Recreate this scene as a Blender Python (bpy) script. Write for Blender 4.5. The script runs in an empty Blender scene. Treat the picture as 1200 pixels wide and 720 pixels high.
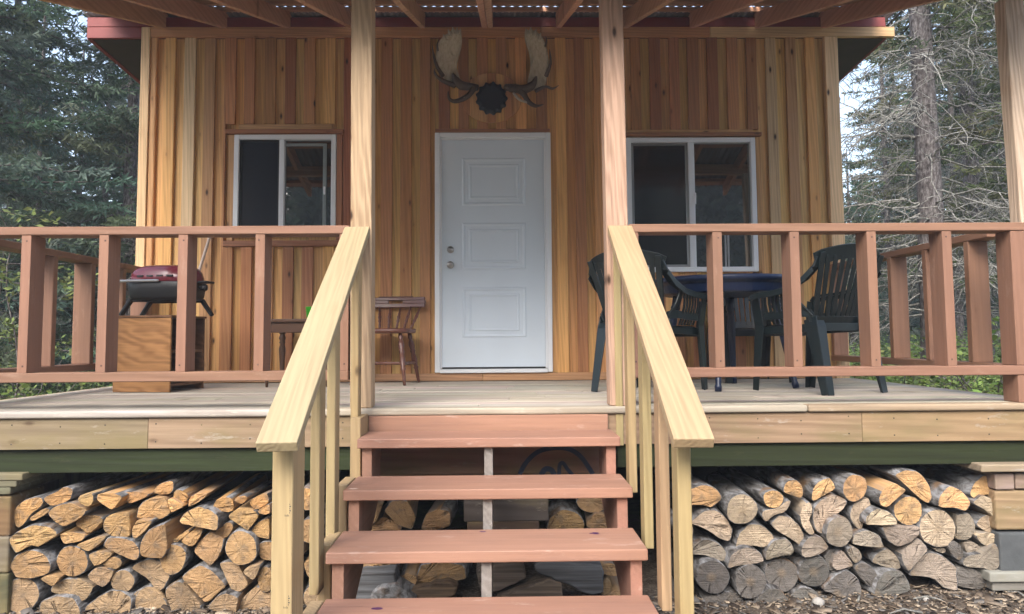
import bpy, math, random
import numpy as np
from mathutils import Vector, Matrix, Euler
random.seed(7); rng = np.random.default_rng(11)
sc = bpy.context.scene
COL = sc.collection
PI = math.pi

# ------------------------------------------------------------------ camera
CAM = Vector((0.0445, -6.5628, 0.3620))
YAW, PITCH, ROLL, SY, F = 0.01672, 0.07033, -0.00706, -27.37, 900.0
_cy, _sy, _cp, _sp = math.cos(YAW), math.sin(YAW), math.cos(PITCH), math.sin(PITCH)
_f = Vector((_sy*_cp, _cy*_cp, _sp)); _r0 = Vector((_cy, -_sy, 0)); _u0 = _r0.cross(_f)
_r = _r0*math.cos(ROLL) + _u0*math.sin(ROLL); _u = -_r0*math.sin(ROLL) + _u0*math.cos(ROLL)
cd = bpy.data.cameras.new('camera'); cam = bpy.data.objects.new('camera', cd); COL.objects.link(cam)
M4 = Matrix((_r, _u, -_f)).transposed().to_4x4(); M4.translation = CAM; cam.matrix_world = M4
cd.sensor_fit = 'HORIZONTAL'; cd.sensor_width = 36.0; cd.lens = 36.0*F/1200.0
cd.shift_y = SY/1200.0
cd.clip_start = 0.05; cd.clip_end = 2000
sc.camera = cam

def at(px, py, y):
    """a point of the photograph, on the vertical plane at depth y (used to measure sizes)"""
    v = _f*F + _r*(px-600) - _u*(py-360-SY)
    return CAM + v*((y-CAM.y)/v.y)

# ------------------------------------------------------------------ materials
def newmat(name):
    m = bpy.data.materials.new(name); m.use_nodes = True
    nt = m.node_tree; b = nt.nodes['Principled BSDF']
    return m, nt, b
def nd(nt, typ, ins=None, **props):
    n = nt.nodes.new(typ)
    for k, v in props.items(): setattr(n, k, v)
    for k, v in (ins or {}).items():
        s = n.inputs[k]
        if isinstance(v, bpy.types.NodeSocket): nt.links.new(v, s)
        else: s.default_value = v
    return n
def mth(nt, op, a, b=None, c=None, clamp=False):
    n = nt.nodes.new('ShaderNodeMath'); n.operation = op; n.use_clamp = clamp
    for i, v in enumerate((a, b, c)):
        if v is None: continue
        if isinstance(v, bpy.types.NodeSocket): nt.links.new(v, n.inputs[i])
        else: n.inputs[i].default_value = v
    return n.outputs[0]
def vscale(nt, v, s):
    return nd(nt, 'ShaderNodeVectorMath', {0: v, 1: s}, operation='MULTIPLY').outputs[0]
def mixc(nt, fac, a, b, mode='MIX'):
    n = nt.nodes.new('ShaderNodeMix'); n.data_type = 'RGBA'; n.blend_type = mode
    for idx, v in ((0, fac), (6, a), (7, b)):
        if isinstance(v, bpy.types.NodeSocket): nt.links.new(v, n.inputs[idx])
        else: n.inputs[idx].default_value = (v if idx == 0 else (*v, 1) if len(v) == 3 else v)
    return n.outputs[2]
def ramp(nt, fac, stops):
    n = nd(nt, 'ShaderNodeValToRGB', {'Fac': fac}); e = n.color_ramp.elements
    while len(e) < len(stops): e.new(0.5)
    for el, (p, c) in zip(e, stops):
        el.position = p; el.color = (c, c, c, 1) if isinstance(c, (int, float)) else (*c, 1)
    return n.outputs[0]
def noise(nt, vec, scale, detail=3, rough=0.55, dist=0.0):
    n = nd(nt, 'ShaderNodeTexNoise', {'Vector': vec, 'Scale': scale, 'Detail': detail, 'Roughness': rough, 'Distortion': dist})
    return n.outputs[0]
def bump(nt, b, h, strength=0.3, dist=0.004):
    n = nd(nt, 'ShaderNodeBump', {'Height': h, 'Strength': strength, 'Distance': dist})
    nt.links.new(n.outputs[0], b.inputs['Normal'])
def L(nt, a, b): nt.links.new(a, b)

def wood(name, grain=0.5, knots=0.7, rough=0.7, dirt=0.2, fine=0.35, bmp=0.35, wear=0.0, wearcol=(0.5, 0.45, 0.4), spec=0.3, stain=0.0, staincol=(0.1, 0.12, 0.04), wv=(0.05, 13.0, 7.0)):
    """wood whose colour is the board's own (attribute tc), with grain along wc.x"""
    m, nt, b = newmat(name)
    wc = nd(nt, 'ShaderNodeAttribute', attribute_name='wc').outputs['Vector']
    tc = nd(nt, 'ShaderNodeAttribute', attribute_name='tc').outputs['Color']
    fin = noise(nt, vscale(nt, wc, (2.0, 70, 70)), 1.0, 3, 0.6)
    low = noise(nt, vscale(nt, wc, (0.9, 9, 9)), 1.0, 2, 0.5)
    w = nd(nt, 'ShaderNodeTexWave', {'Vector': vscale(nt, wc, (wv[0], 1, 1)), 'Scale': wv[1], 'Distortion': wv[2], 'Detail': 2.0, 'Detail Scale': 1.0}, wave_type='BANDS', bands_direction='DIAGONAL')
    med = noise(nt, vscale(nt, wc, (0.7, 14, 14)), 1.0, 3, 0.6)
    ring = mth(nt, 'MULTIPLY', w.outputs['Fac'], ramp(nt, med, [(0.32, 0.15), (0.66, 1.0)]))
    g = mth(nt, 'ADD', mth(nt, 'MULTIPLY', ring, grain*0.55), mth(nt, 'MULTIPLY', fin, fine))
    g = mth(nt, 'ADD', g, mth(nt, 'MULTIPLY', low, dirt))
    # centred around 1
    k = mth(nt, 'SUBTRACT', 1.0 + 0.5*(grain*0.55 + fine + dirt), g)
    col = mixc(nt, 1.0, tc, nd(nt, 'ShaderNodeCombineColor', {0: k, 1: k, 2: k}).outputs[0], 'MULTIPLY')
    # reddish late wood
    col = mixc(nt, mth(nt, 'MULTIPLY', ring, grain*0.3), col, mixc(nt, 1.0, tc, (0.72, 0.52, 0.40), 'MULTIPLY'))
    if knots > 0:
        v = nd(nt, 'ShaderNodeTexVoronoi', {'Vector': vscale(nt, wc, (3.6, 9.0, 0.0)), 'Scale': 1.0, 'Randomness': 1.0}, feature='F1', voronoi_dimensions='3D')
        kd = mth(nt, 'ADD', v.outputs['Distance'], mth(nt, 'MULTIPLY', fin, 0.05))
        sel = ramp(nt, nd(nt, 'ShaderNodeSeparateColor', {0: v.outputs['Color']}).outputs[0], [(0.32, 0.0), (0.35, 1.0)])
        kn = mth(nt, 'MULTIPLY', ramp(nt, kd, [(0.07, 1.0), (0.16, 0.0)]), sel)
        kn = mth(nt, 'MULTIPLY', kn, knots)
        halo = mth(nt, 'MULTIPLY', ramp(nt, kd, [(0.12, 1.0), (0.34, 0.0)]), mth(nt, 'MULTIPLY', sel, 0.25*knots))
        col = mixc(nt, halo, col, mixc(nt, 1.0, tc, (0.7, 0.5, 0.33), 'MULTIPLY'))
        col = mixc(nt, kn, col, (0.045, 0.022, 0.012))
    if stain > 0:
        sn = noise(nt, vscale(nt, wc, (1.4, 4, 4)), 1.3, 4, 0.6)
        col = mixc(nt, mth(nt, 'MULTIPLY', ramp(nt, sn, [(0.48, 0.0), (0.68, 1.0)]), stain), col, staincol)
    if wear > 0:
        wn = noise(nt, vscale(nt, wc, (3, 10, 10)), 1.6, 6, 0.7)
        col = mixc(nt, mth(nt, 'MULTIPLY', ramp(nt, wn, [(0.60, 0.0), (0.72, 1.0)]), wear), col, wearcol)
    L(nt, col, b.inputs['Base Color'])
    b.inputs['Roughness'].default_value = rough; b.inputs['Specular IOR Level'].default_value = spec
    bump(nt, b, mth(nt, 'ADD', fin, mth(nt, 'MULTIPLY', ring, 0.5)), bmp, 0.003)
    return m

def plain(name, col, rough=0.5, metal=0.0, spec=0.5, var=0.12, vs=6.0, bmp=0.0, bs=60.0):
    m, nt, b = newmat(name)
    tc = nd(nt, 'ShaderNodeTexCoord').outputs['Object']
    n = noise(nt, tc, vs, 4, 0.6)
    k = mth(nt, 'MULTIPLY_ADD', n, 2*var, 1.0 - var)
    c = mixc(nt, 1.0, col, nd(nt, 'ShaderNodeCombineColor', {0: k, 1: k, 2: k}).outputs[0], 'MULTIPLY')
    L(nt, c, b.inputs['Base Color'])
    b.inputs['Roughness'].default_value = rough; b.inputs['Metallic'].default_value = metal
    b.inputs['Specular IOR Level'].default_value = spec
    if bmp: bump(nt, b, noise(nt, tc, bs, 3, 0.6), bmp, 0.004)
    return m

M = {}
M['raw'] = wood('raw_pine', wv=(0.045, 24.0, 7.0), grain=0.34, knots=0.85, rough=0.65, dirt=0.28, fine=0.40, bmp=0.4, wear=0.10, wearcol=(0.30, 0.20, 0.10))
M['siding'] = wood('cedar_siding', wv=(0.04, 22.0, 7.0), grain=0.55, knots=1.0, rough=0.55, dirt=0.40, fine=0.55, bmp=0.45)
M['post'] = wood('rough_post', wv=(0.08, 20.0, 9.0), grain=0.7, knots=1.0, rough=0.8, dirt=0.5, fine=0.8, bmp=0.9, wear=0.45, wearcol=(0.30, 0.19, 0.11))
M['paint'] = wood('painted_wood', grain=0.18, knots=0.4, rough=0.62, dirt=0.42, fine=0.32, bmp=0.5, wear=0.30, wearcol=(0.40, 0.27, 0.20), stain=0.25, staincol=(0.15, 0.085, 0.06))
M['tread'] = wood('painted_tread', grain=0.12, knots=0.2, rough=0.62, dirt=0.45, fine=0.30, bmp=0.5, wear=0.75, wearcol=(0.50, 0.36, 0.29), stain=0.5, staincol=(0.24, 0.135, 0.10))
M['deck'] = wood('weathered_deck', grain=0.45, knots=0.35, rough=0.75, dirt=0.55, fine=0.55, bmp=0.5, wear=0.5, wearcol=(0.62, 0.56, 0.48), stain=0.25, staincol=(0.22, 0.17, 0.12))
M['rim'] = wood('weathered_rim', grain=0.55, knots=0.6, rough=0.75, dirt=0.5, fine=0.4, bmp=0.4, wear=0.6, wearcol=(0.42, 0.38, 0.33), stain=0.75, staincol=(0.19, 0.15, 0.07))
M['green'] = wood('green_stained_beam', grain=0.5, knots=0.5, rough=0.7, dirt=0.9, fine=0.5, bmp=0.4, wear=0.7, wearcol=(0.05, 0.045, 0.018), stain=0.5, staincol=(0.016, 0.02, 0.007))
M['rafter'] = wood('rafter_wood', grain=0.4, knots=0.5, rough=0.7, dirt=0.35, fine=0.3, bmp=0.3)
M['oak'] = wood('oak_panel', grain=0.95, knots=0.0, rough=0.45, dirt=0.35, fine=0.7, bmp=0.15, wv=(0.30, 9.0, 11.0))
M['greyed'] = wood('greyed_split_wood', grain=0.9, knots=0.0, rough=0.9, dirt=1.4, fine=2.2, bmp=1.2, wear=0.4, wearcol=(0.07, 0.06, 0.05))
M['stainwood'] = wood('stained_furniture_wood', grain=0.3, knots=0.0, rough=0.32, dirt=0.25, fine=0.25, bmp=0.1, spec=0.5)
M['white'] = plain('white_vinyl', (0.76, 0.78, 0.80), 0.4, var=0.05)
M['door'] = plain('white_door_paint', (0.65, 0.73, 0.80), 0.38, var=0.06, vs=3.0)
M['metal'] = plain('brushed_nickel', (0.45, 0.43, 0.40), 0.3, 1.0)
M['darkmetal'] = plain('dark_metal', (0.02, 0.02, 0.02), 0.4, 0.3)
M['dim'] = plain('shaded_vinyl', (0.22, 0.25, 0.245), 0.45, var=0.1)  # white vinyl darkened in its colour, as if seen through the glass
M['gasket'] = plain('black_gasket', (0.012, 0.012, 0.013), 0.6)
M['redboard'] = plain('red_fascia', (0.19, 0.034, 0.031), 0.6, var=0.25)
M['soffit'] = plain('dark_soffit', (0.035, 0.024, 0.02), 0.7, var=0.3)
M['roofmetal'] = plain('corrugated_steel', (0.17, 0.14, 0.14), 0.5, 0.3, var=0.35, vs=4)
M['chair'] = plain('dark_green_plastic', (0.0045, 0.0100, 0.0115), 0.33, var=0.25, vs=9, bmp=0.12, bs=400)
M['blue'] = plain('blue_plastic', (0.004, 0.011, 0.038), 0.33, var=0.2, bmp=0.06, bs=400)
M['cup'] = plain('green_cup_plastic', (0.06, 0.42, 0.03), 0.35, var=0.1)
M['lid'] = plain('maroon_enamel', (0.13, 0.018, 0.028), 0.22, var=0.15)
M['black'] = plain('black_enamel', (0.005, 0.005, 0.006), 0.45, var=0.25)
M['steel'] = plain('grey_handle', (0.32, 0.32, 0.32), 0.35, 0.7)
M['concrete'] = plain('concrete', (0.075, 0.08, 0.082), 0.9, var=0.35, vs=14, bmp=0.5, bs=90)
M['spray'] = plain('blue_spray_paint', (0.012, 0.026, 0.062), 0.6, var=0.3, vs=30)
M['purple'] = plain('purple_berry', (0.07, 0.02, 0.07), 0.6, var=0.3, vs=30)
M['cream'] = plain('dropped_cream_paint', (0.62, 0.50, 0.42), 0.6, var=0.2, vs=30)
M['plaque'] = plain('black_plaque', (0.012, 0.014, 0.020), 0.5, var=0.2)
M['broom'] = plain('broom_handle', (0.45, 0.36, 0.30), 0.5, var=0.15)
M['ink'] = plain('stamp_ink', (0.05, 0.05, 0.045), 0.8)
M['rock'] = plain('pale_stone', (0.33, 0.31, 0.28), 0.85, var=0.35, vs=9, bmp=0.5, bs=40)

# window glass: dark mirror-like double glazing in front of an unlit room
m, nt, b = newmat('window_glass'); M['glass'] = m
b.inputs['Base Color'].default_value = (0.010, 0.015, 0.014, 1); b.inputs['Roughness'].default_value = 0.015
b.inputs['IOR'].default_value = 2.7
oc = nd(nt, 'ShaderNodeTexCoord').outputs['Object']
bump(nt, b, noise(nt, oc, 1.6, 1), 0.06, 0.02)
m, nt, b = newmat('insect_screen'); M['screen'] = m
b.inputs['Base Color'].default_value = (0.008, 0.010, 0.016, 1); b.inputs['Roughness'].default_value = 0.42
b.inputs['Specular IOR Level'].default_value = 0.25
m, nt, b = newmat('screened_glass'); M['screenglass'] = m
b.inputs['Base Color'].default_value = (0.008, 0.009, 0.010, 1); b.inputs['Roughness'].default_value = 0.10
b.inputs['IOR'].default_value = 1.8

# antler
m, nt, b = newmat('antler_bone'); M['antler'] = m
oc = nd(nt, 'ShaderNodeTexCoord').outputs['Object']
n1 = noise(nt, vscale(nt, oc, (60, 60, 14)), 1.0, 4, 0.65)
L(nt, ramp(nt, n1, [(0.3, (0.30, 0.235, 0.15)), (0.55, (0.44, 0.365, 0.255)), (0.75, (0.52, 0.45, 0.335))]), b.inputs['Base Color'])
b.inputs['Roughness'].default_value = 0.6; bump(nt, b, n1, 0.4, 0.004)
M['tine'] = plain('antler_dark', (0.085, 0.055, 0.035), 0.5, var=0.5, vs=25)
M['tip'] = plain('antler_tip', (0.42, 0.36, 0.28), 0.45, var=0.2)

# log materials (object space: y runs along the log, origin at the pith)
def log_end():
    m, nt, b = newmat('log_end_grain')
    oc = nd(nt, 'ShaderNodeTexCoord').outputs['Object']
    oi = nd(nt, 'ShaderNodeObjectInfo')
    rnd = oi.outputs['Random']
    sx = nd(nt, 'ShaderNodeSeparateXYZ', {0: oc})
    off = nd(nt, 'ShaderNodeCombineXYZ', {0: mth(nt, 'MULTIPLY', rnd, 37.0), 1: 0.0, 2: mth(nt, 'MULTIPLY', rnd, 91.0)}).outputs[0]
    p = nd(nt, 'ShaderNodeVectorMath', {0: oc, 1: off}, operation='ADD').outputs[0]
    blot = noise(nt, p, 11.0, 4, 0.6)
    fine = noise(nt, p, 160.0, 2, 0.6)
    r = nd(nt, 'ShaderNodeVectorMath', {0: nd(nt, 'ShaderNodeCombineXYZ', {0: sx.outputs[0], 1: 0.0, 2: sx.outputs[2]}).outputs[0]}, operation='LENGTH').outputs['Value']
    rr = mth(nt, 'ADD', r, mth(nt, 'MULTIPLY', blot, 0.02))
    ring = mth(nt, 'SINE', mth(nt, 'MULTIPLY', rr, 760.0))
    nrm = nd(nt, 'ShaderNodeVectorMath', {0: nd(nt, 'ShaderNodeCombineXYZ', {0: sx.outputs[0], 1: 0.0, 2: sx.outputs[2]}).outputs[0]}, operation='NORMALIZE').outputs[0]
    an = noise(nt, nd(nt, 'ShaderNodeVectorMath', {0: vscale(nt, nrm, (1.5, 0, 1.5)), 1: off}, operation='ADD').outputs[0], 1.0, 1, 0.5)
    cr = mth(nt, 'ABSOLUTE', mth(nt, 'SUBTRACT', an, 0.5))
    crack = ramp(nt, cr, [(0.0, 1.0), (0.004, 0.8), (0.009, 0.0)])
    crack = mth(nt, 'MULTIPLY', crack, ramp(nt, blot, [(0.45, 0.0), (0.57, 1.0)]))
    rays = noise(nt, nd(nt, 'ShaderNodeVectorMath', {0: vscale(nt, nrm, (26, 0, 26)), 1: off}, operation='ADD').outputs[0], 1.0, 2, 0.6)
    saw = noise(nt, vscale(nt, p, (8, 1, 170)), 1.0, 2, 0.5)
    g = mth(nt, 'ADD', mth(nt, 'MULTIPLY', ring, 0.075), mth(nt, 'MULTIPLY', fine, 0.60))
    g = mth(nt, 'ADD', g, mth(nt, 'MULTIPLY', blot, 0.85))
    g = mth(nt, 'ADD', g, mth(nt, 'MULTIPLY', rays, 0.30))
    g = mth(nt, 'ADD', g, mth(nt, 'MULTIPLY', saw, 0.22))
    g = mth(nt, 'ADD', g, 0.02)
    c = mixc(nt, 1.0, oi.outputs['Color'], nd(nt, 'ShaderNodeCombineColor', {0: g, 1: g, 2: g}).outputs[0], 'MULTIPLY')
    # a paler heart and greyed edges
    c = mixc(nt, mth(nt, 'MULTIPLY', ramp(nt, r, [(0.012, 1.0), (0.03, 0.0)]), 0.35), c, (0.42, 0.30, 0.18))
    c = mixc(nt, mth(nt, 'MULTIPLY', ramp(nt, noise(nt, p, 20.0, 3), [(0.52, 0.0), (0.66, 1.0)]), 0.5), c, (0.15, 0.125, 0.10))
    c = mixc(nt, mth(nt, 'MULTIPLY', crack, 0.65), c, (0.02, 0.013, 0.009))
    L(nt, c, b.inputs['Base Color']); b.inputs['Roughness'].default_value = 0.85; b.inputs['Specular IOR Level'].default_value = 0.2
    bump(nt, b, mth(nt, 'SUBTRACT', mth(nt, 'ADD', mth(nt, 'MULTIPLY', fine, 0.6), mth(nt, 'ADD', saw, mth(nt, 'MULTIPLY', rays, .7))), mth(nt, 'MULTIPLY', crack, 2.0)), 0.9, 0.009)
    return m
M['logend'] = log_end()
def log_side(name, bark):
    m, nt, b = newmat(name)
    oc = nd(nt, 'ShaderNodeTexCoord').outputs['Object']; oi = nd(nt, 'ShaderNodeObjectInfo')
    off = nd(nt, 'ShaderNodeCombineXYZ', {0: mth(nt, 'MULTIPLY', oi.outputs['Random'], 53.0), 1: 0.0, 2: 0.0}).outputs[0]
    p = nd(nt, 'ShaderNodeVectorMath', {0: oc, 1: off}, operation='ADD').outputs[0]
    if bark:
        n1 = noise(nt, vscale(nt, p, (26, 7, 26)), 1.0, 5, 0.65, 0.6)
        n2 = noise(nt, p, 7.0, 3, 0.5)
        c = ramp(nt, n1, [(0.34, (0.030, 0.026, 0.024)), (0.48, (0.12, 0.115, 0.11)), (0.62, (0.25, 0.25, 0.255))])
        c = mixc(nt, ramp(nt, n2, [(0.56, 0.0), (0.70, 0.85)]), c, (0.16, 0.095, 0.05))
        L(nt, c, b.inputs['Base Color']); bump(nt, b, n1, 0.9, 0.012)
    else:
        n1 = noise(nt, vscale(nt, p, (70, 3.0, 70)), 1.0, 4, 0.6)
        n2 = noise(nt, vscale(nt, p, (12, 2, 12)), 1.0, 3, 0.5)
        g = mth(nt, 'MULTIPLY_ADD', n1, 0.9, 0.50)
        c = mixc(nt, 1.0, oi.outputs['Color'], nd(nt, 'ShaderNodeCombineColor', {0: g, 1: g, 2: g}).outputs[0], 'MULTIPLY')
        c = mixc(nt, ramp(nt, n2, [(0.45, 0.0), (0.62, 0.7)]), c, (0.20, 0.19, 0.18))
        L(nt, c, b.inputs['Base Color']); bump(nt, b, n1, 0.7, 0.006)
    b.inputs['Roughness'].default_value = 0.85; b.inputs['Specular IOR Level'].default_value = 0.2
    return m
M['bark'] = log_side('log_bark', True); M['split'] = log_side('split_wood', False)

# foliage: colour of its own per clump (attribute tc)
def leafmat(name, trans=0.25, rough=0.6):
    m, nt, b = newmat(name)
    tc = nd(nt, 'ShaderNodeAttribute', attribute_name='tc').outputs['Color']
    L(nt, tc, b.inputs['Base Color']); b.inputs['Roughness'].default_value = rough; b.inputs['Specular IOR Level'].default_value = 0.25
    if trans:
        t = nd(nt, 'ShaderNodeBsdfTranslucent', {'Color': tc})
        mx = nd(nt, 'ShaderNodeMixShader', {0: trans, 1: b.outputs[0], 2: t.outputs[0]})
        L(nt, mx.outputs[0], nt.nodes['Material Output'].inputs['Surface'])
    return m
M['needle'] = leafmat('spruce_needles', 0.35)
M['leaf'] = leafmat('broad_leaves', 0.3, 0.45)
M['chips'] = leafmat('chip_wood', 0.0, 0.85)
def barkmat(name, dark, mid, light):
    m, nt, b = newmat(name)
    oc = nd(nt, 'ShaderNodeTexCoord').outputs['Object']
    n1 = noise(nt, vscale(nt, oc, (34, 34, 14)), 1.0, 5, 0.65)
    L(nt, ramp(nt, n1, [(0.33, dark), (0.5, mid), (0.68, light)]), b.inputs['Base Color'])
    b.inputs['Roughness'].default_value = 0.9; b.inputs['Specular IOR Level'].default_value = 0.15
    bump(nt, b, n1, 0.8, 0.02); return m
M['trunk'] = barkmat('spruce_bark', (0.03, 0.024, 0.022), (0.10, 0.088, 0.085), (0.22, 0.205, 0.20))
M['twig'] = barkmat('lichen_twig', (0.09, 0.085, 0.08), (0.20, 0.195, 0.175), (0.36, 0.355, 0.32))
# ground
m, nt, b = newmat('forest_floor'); M['ground'] = m
oc = nd(nt, 'ShaderNodeTexCoord').outputs['Object']
sx = nd(nt, 'ShaderNodeSeparateXYZ', {0: oc})
n1 = noise(nt, oc, 9.0, 6, 0.7); n2 = noise(nt, oc, 60.0, 3, 0.65); n3 = noise(nt, oc, 0.35, 3, 0.6)
dirt = ramp(nt, n1, [(0.3, (0.035, 0.026, 0.019)), (0.5, (0.085, 0.066, 0.05)), (0.7, (0.17, 0.14, 0.11))])
dirt = mixc(nt, ramp(nt, n2, [(0.5, 0.0), (0.68, 0.8)]), dirt, (0.24, 0.20, 0.16))
grs = ramp(nt, n1, [(0.3, (0.018, 0.03, 0.009)), (0.6, (0.06, 0.085, 0.025)), (0.8, (0.13, 0.12, 0.06))])
back = ramp(nt, mth(nt, 'ADD', sx.outputs[1], mth(nt, 'MULTIPLY', n1, 2.0)), [(0.0, 0.0), (0.6, 1.0)])
gravel = ramp(nt, n2, [(0.3, (0.16, 0.155, 0.15)), (0.7, (0.38, 0.375, 0.37))])
grav_f = ramp(nt, n3, [(0.46, 0.0), (0.52, 1.0)])
front = ramp(nt, mth(nt, 'MULTIPLY_ADD', sx.outputs[1], -0.2, -1.0), [(0.0, 0.0), (0.3, 1.0)])
c = mixc(nt, back, dirt, grs)
c = mixc(nt, front, c, mixc(nt, grav_f, grs, gravel))
L(nt, c, b.inputs['Base Color']); b.inputs['Roughness'].default_value = 0.95; b.inputs['Specular IOR Level'].default_value = 0.15
bump(nt, b, mth(nt, 'ADD', n1, mth(nt, 'MULTIPLY', n2, 0.4)), 0.8, 0.03)

# ------------------------------------------------------------------ mesh helper
ROOTLOC = {}
class MB:
    def __init__(s): s.v = []; s.f = []; s.mi = []; s.wc = []; s.tc = []
    def _off(s): return Vector((random.uniform(0, 60), random.uniform(0, 60), random.uniform(0, 60)))
    def add(s, verts, faces, wc=None, col=(0.5, 0.5, 0.5), mat=0):
        n = len(s.v); o = s._off(); s.v += [tuple(p) for p in verts]
        s.wc += [tuple(Vector(w) + o) for w in (wc if wc is not None else verts)]
        for f in faces: s.f.append(tuple(i+n for i in f)); s.mi.append(mat); s.tc.append(col)
    def box(s, lo, hi, col=(0.5, 0.5, 0.5), ax=0, mat=0, taper=None):
        lo = Vector(lo); hi = Vector(hi)
        P = [Vector((hi.x if i & 1 else lo.x, hi.y if i & 2 else lo.y, hi.z if i & 4 else lo.z)) for i in range(8)]
        od = [ax] + [i for i in ((0, 2, 1) if ax != 2 else (0, 1)) if i != ax]
        W = [(p[od[0]], p[od[1]], p[od[2]]) for p in P]
        s.add(P, BOXF, W, col, mat)
    def beam(s, p0, p1, w, t, side=None, col=(0.5, 0.5, 0.5), mat=0):
        """a board from p0 to p1, w across 'side', t across the third direction"""
        p0 = Vector(p0); p1 = Vector(p1); d = (p1-p0); ln = d.length; d.normalize()
        sd = Vector(side or (1, 0, 0)); sd = (sd - d*sd.dot(d)).normalized(); up = d.cross(sd)
        P = []; W = []
        for k in range(8):
            a = ln if k & 4 else 0; u = (w/2 if k & 1 else -w/2); v = (t/2 if k & 2 else -t/2)
            P.append(p0 + d*a + sd*u + up*v); W.append((a, u, v))
        s.add(P, BOXF, W, col, mat)
    def ribbon(s, pts, wdir, w, t, col=(0.5, 0.5, 0.5), mat=0, caps=True):
        pts = [Vector(p) for p in pts]; n = len(pts)
        P = []; W = []; ln = 0
        for i, p in enumerate(pts):
            tg = (pts[min(i+1, n-1)] - pts[max(i-1, 0)]).normalized()
            wd = Vector(wdir[i] if isinstance(wdir, list) else wdir); wd = (wd - tg*wd.dot(tg)).normalized()
            nr = tg.cross(wd); ww = w[i] if isinstance(w, (list, tuple)) else w
            tt = t[i] if isinstance(t, (list, tuple)) else t
            if i: ln += (p - pts[i-1]).length
            for a, b_ in ((-1, -1), (1, -1), (1, 1), (-1, 1)):
                P.append(p + wd*(a*ww/2) + nr*(b_*tt/2)); W.append((ln, a*ww/2, b_*tt/2))
        Fc = []
        for i in range(n-1):
            for k in range(4):
                a = i*4+k; b_ = i*4+(k+1) % 4; Fc.append((a, b_, b_+4, a+4))
        if caps: Fc += [(3, 2, 1, 0), tuple((n-1)*4+k for k in range(4))]
        s.add(P, Fc, W, col, mat)
    def tube(s, pts, rad, n=8, col=(0.5, 0.5, 0.5), mat=0, caps=True):
        pts = [Vector(p) for p in pts]; m_ = len(pts); P = []; W = []; ln = 0
        ref = Vector((0, 0, 1)) if abs((pts[-1]-pts[0]).normalized().z) < 0.9 else Vector((1, 0, 0))
        for i, p in enumerate(pts):
            tg = (pts[min(i+1, m_-1)] - pts[max(i-1, 0)]).normalized()
            a = tg.cross(ref).normalized(); b_ = tg.cross(a)
            r = rad[i] if isinstance(rad, (list, tuple)) else rad
            if i: ln += (p-pts[i-1]).length
            for k in range(n):
                an = 2*PI*k/n; q = a*math.cos(an)*r + b_*math.sin(an)*r
                P.append(p+q); W.append((ln, an*0.05, r))
        Fc = []
        for i in range(m_-1):
            for k in range(n):
                k2 = (k+1) % n; Fc.append((i*n+k, i*n+k2, (i+1)*n+k2, (i+1)*n+k))
        if caps: Fc += [tuple(reversed(range(n))), tuple((m_-1)*n+k for k in range(n))]
        s.add(P, Fc, W, col, mat)
    def turned(s, p0, p1, prof, n=12, col=(0.5, 0.5, 0.5), mat=0):
        p0 = Vector(p0); p1 = Vector(p1)
        s.tube([p0.lerp(p1, t) for t, r in prof], [r for t, r in prof], n, col, mat)
    def extrude_poly(s, poly, d, col=(0.5, 0.5, 0.5), mat=0, ax=0):
        """poly: list of Vector, planar; d: extrusion vector"""
        n = len(poly); d = Vector(d); P = [Vector(p) for p in poly] + [Vector(p)+d for p in poly]
        Fc = [tuple(range(n)), tuple(reversed(range(n, 2*n)))] + [(i, i+n, (i+1) % n + n, (i+1) % n) for i in range(n)]
        od = [ax] + [i for i in (0, 2, 1) if i != ax]
        s.add(P, Fc, [(p[od[0]], p[od[1]], p[od[2]]) for p in P], col, mat)
    def build(s, name, mats, parent=None, bevel=0.0, smooth=False, seg=1):
        if not isinstance(mats, (list, tuple)): mats = [mats]
        off = Vector(ROOTLOC.get(parent.name, (0, 0, 0))) if parent else Vector()
        me = bpy.data.meshes.new(name)
        me.from_pydata([tuple(Vector(p)-off) for p in s.v] if off.length else s.v, [], s.f)
        for m_ in mats: me.materials.append(m_)
        me.polygons.foreach_set('material_index', s.mi)
        a = me.attributes.new('wc', 'FLOAT_VECTOR', 'POINT'); a.data.foreach_set('vector', np.array(s.wc, dtype=np.float32).ravel())
        a = me.attributes.new('tc', 'FLOAT_COLOR', 'FACE')
        c4 = np.ones((len(s.f), 4), dtype=np.float32); c4[:, :3] = np.array(s.tc, dtype=np.float32); a.data.foreach_set('color', c4.ravel())
        if smooth: me.polygons.foreach_set('use_smooth', [True]*len(me.polygons))
        me.update()
        import bmesh
        bm = bmesh.new(); bm.from_mesh(me); bmesh.ops.recalc_face_normals(bm, faces=bm.faces); bm.to_mesh(me); bm.free()
        o = bpy.data.objects.new(name, me); COL.objects.link(o)
        if parent: o.parent = parent; ROOTLOC[o.name] = tuple(off)
        if bevel:
            md = o.modifiers.new('bevel', 'BEVEL'); md.width = bevel; md.segments = seg; md.limit_method = 'ANGLE'; md.angle_limit = 0.7
        return o
BOXF = [(0, 2, 3, 1), (4, 5, 7, 6), (0, 1, 5, 4), (2, 6, 7, 3), (0, 4, 6, 2), (1, 3, 7, 5)]
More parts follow.
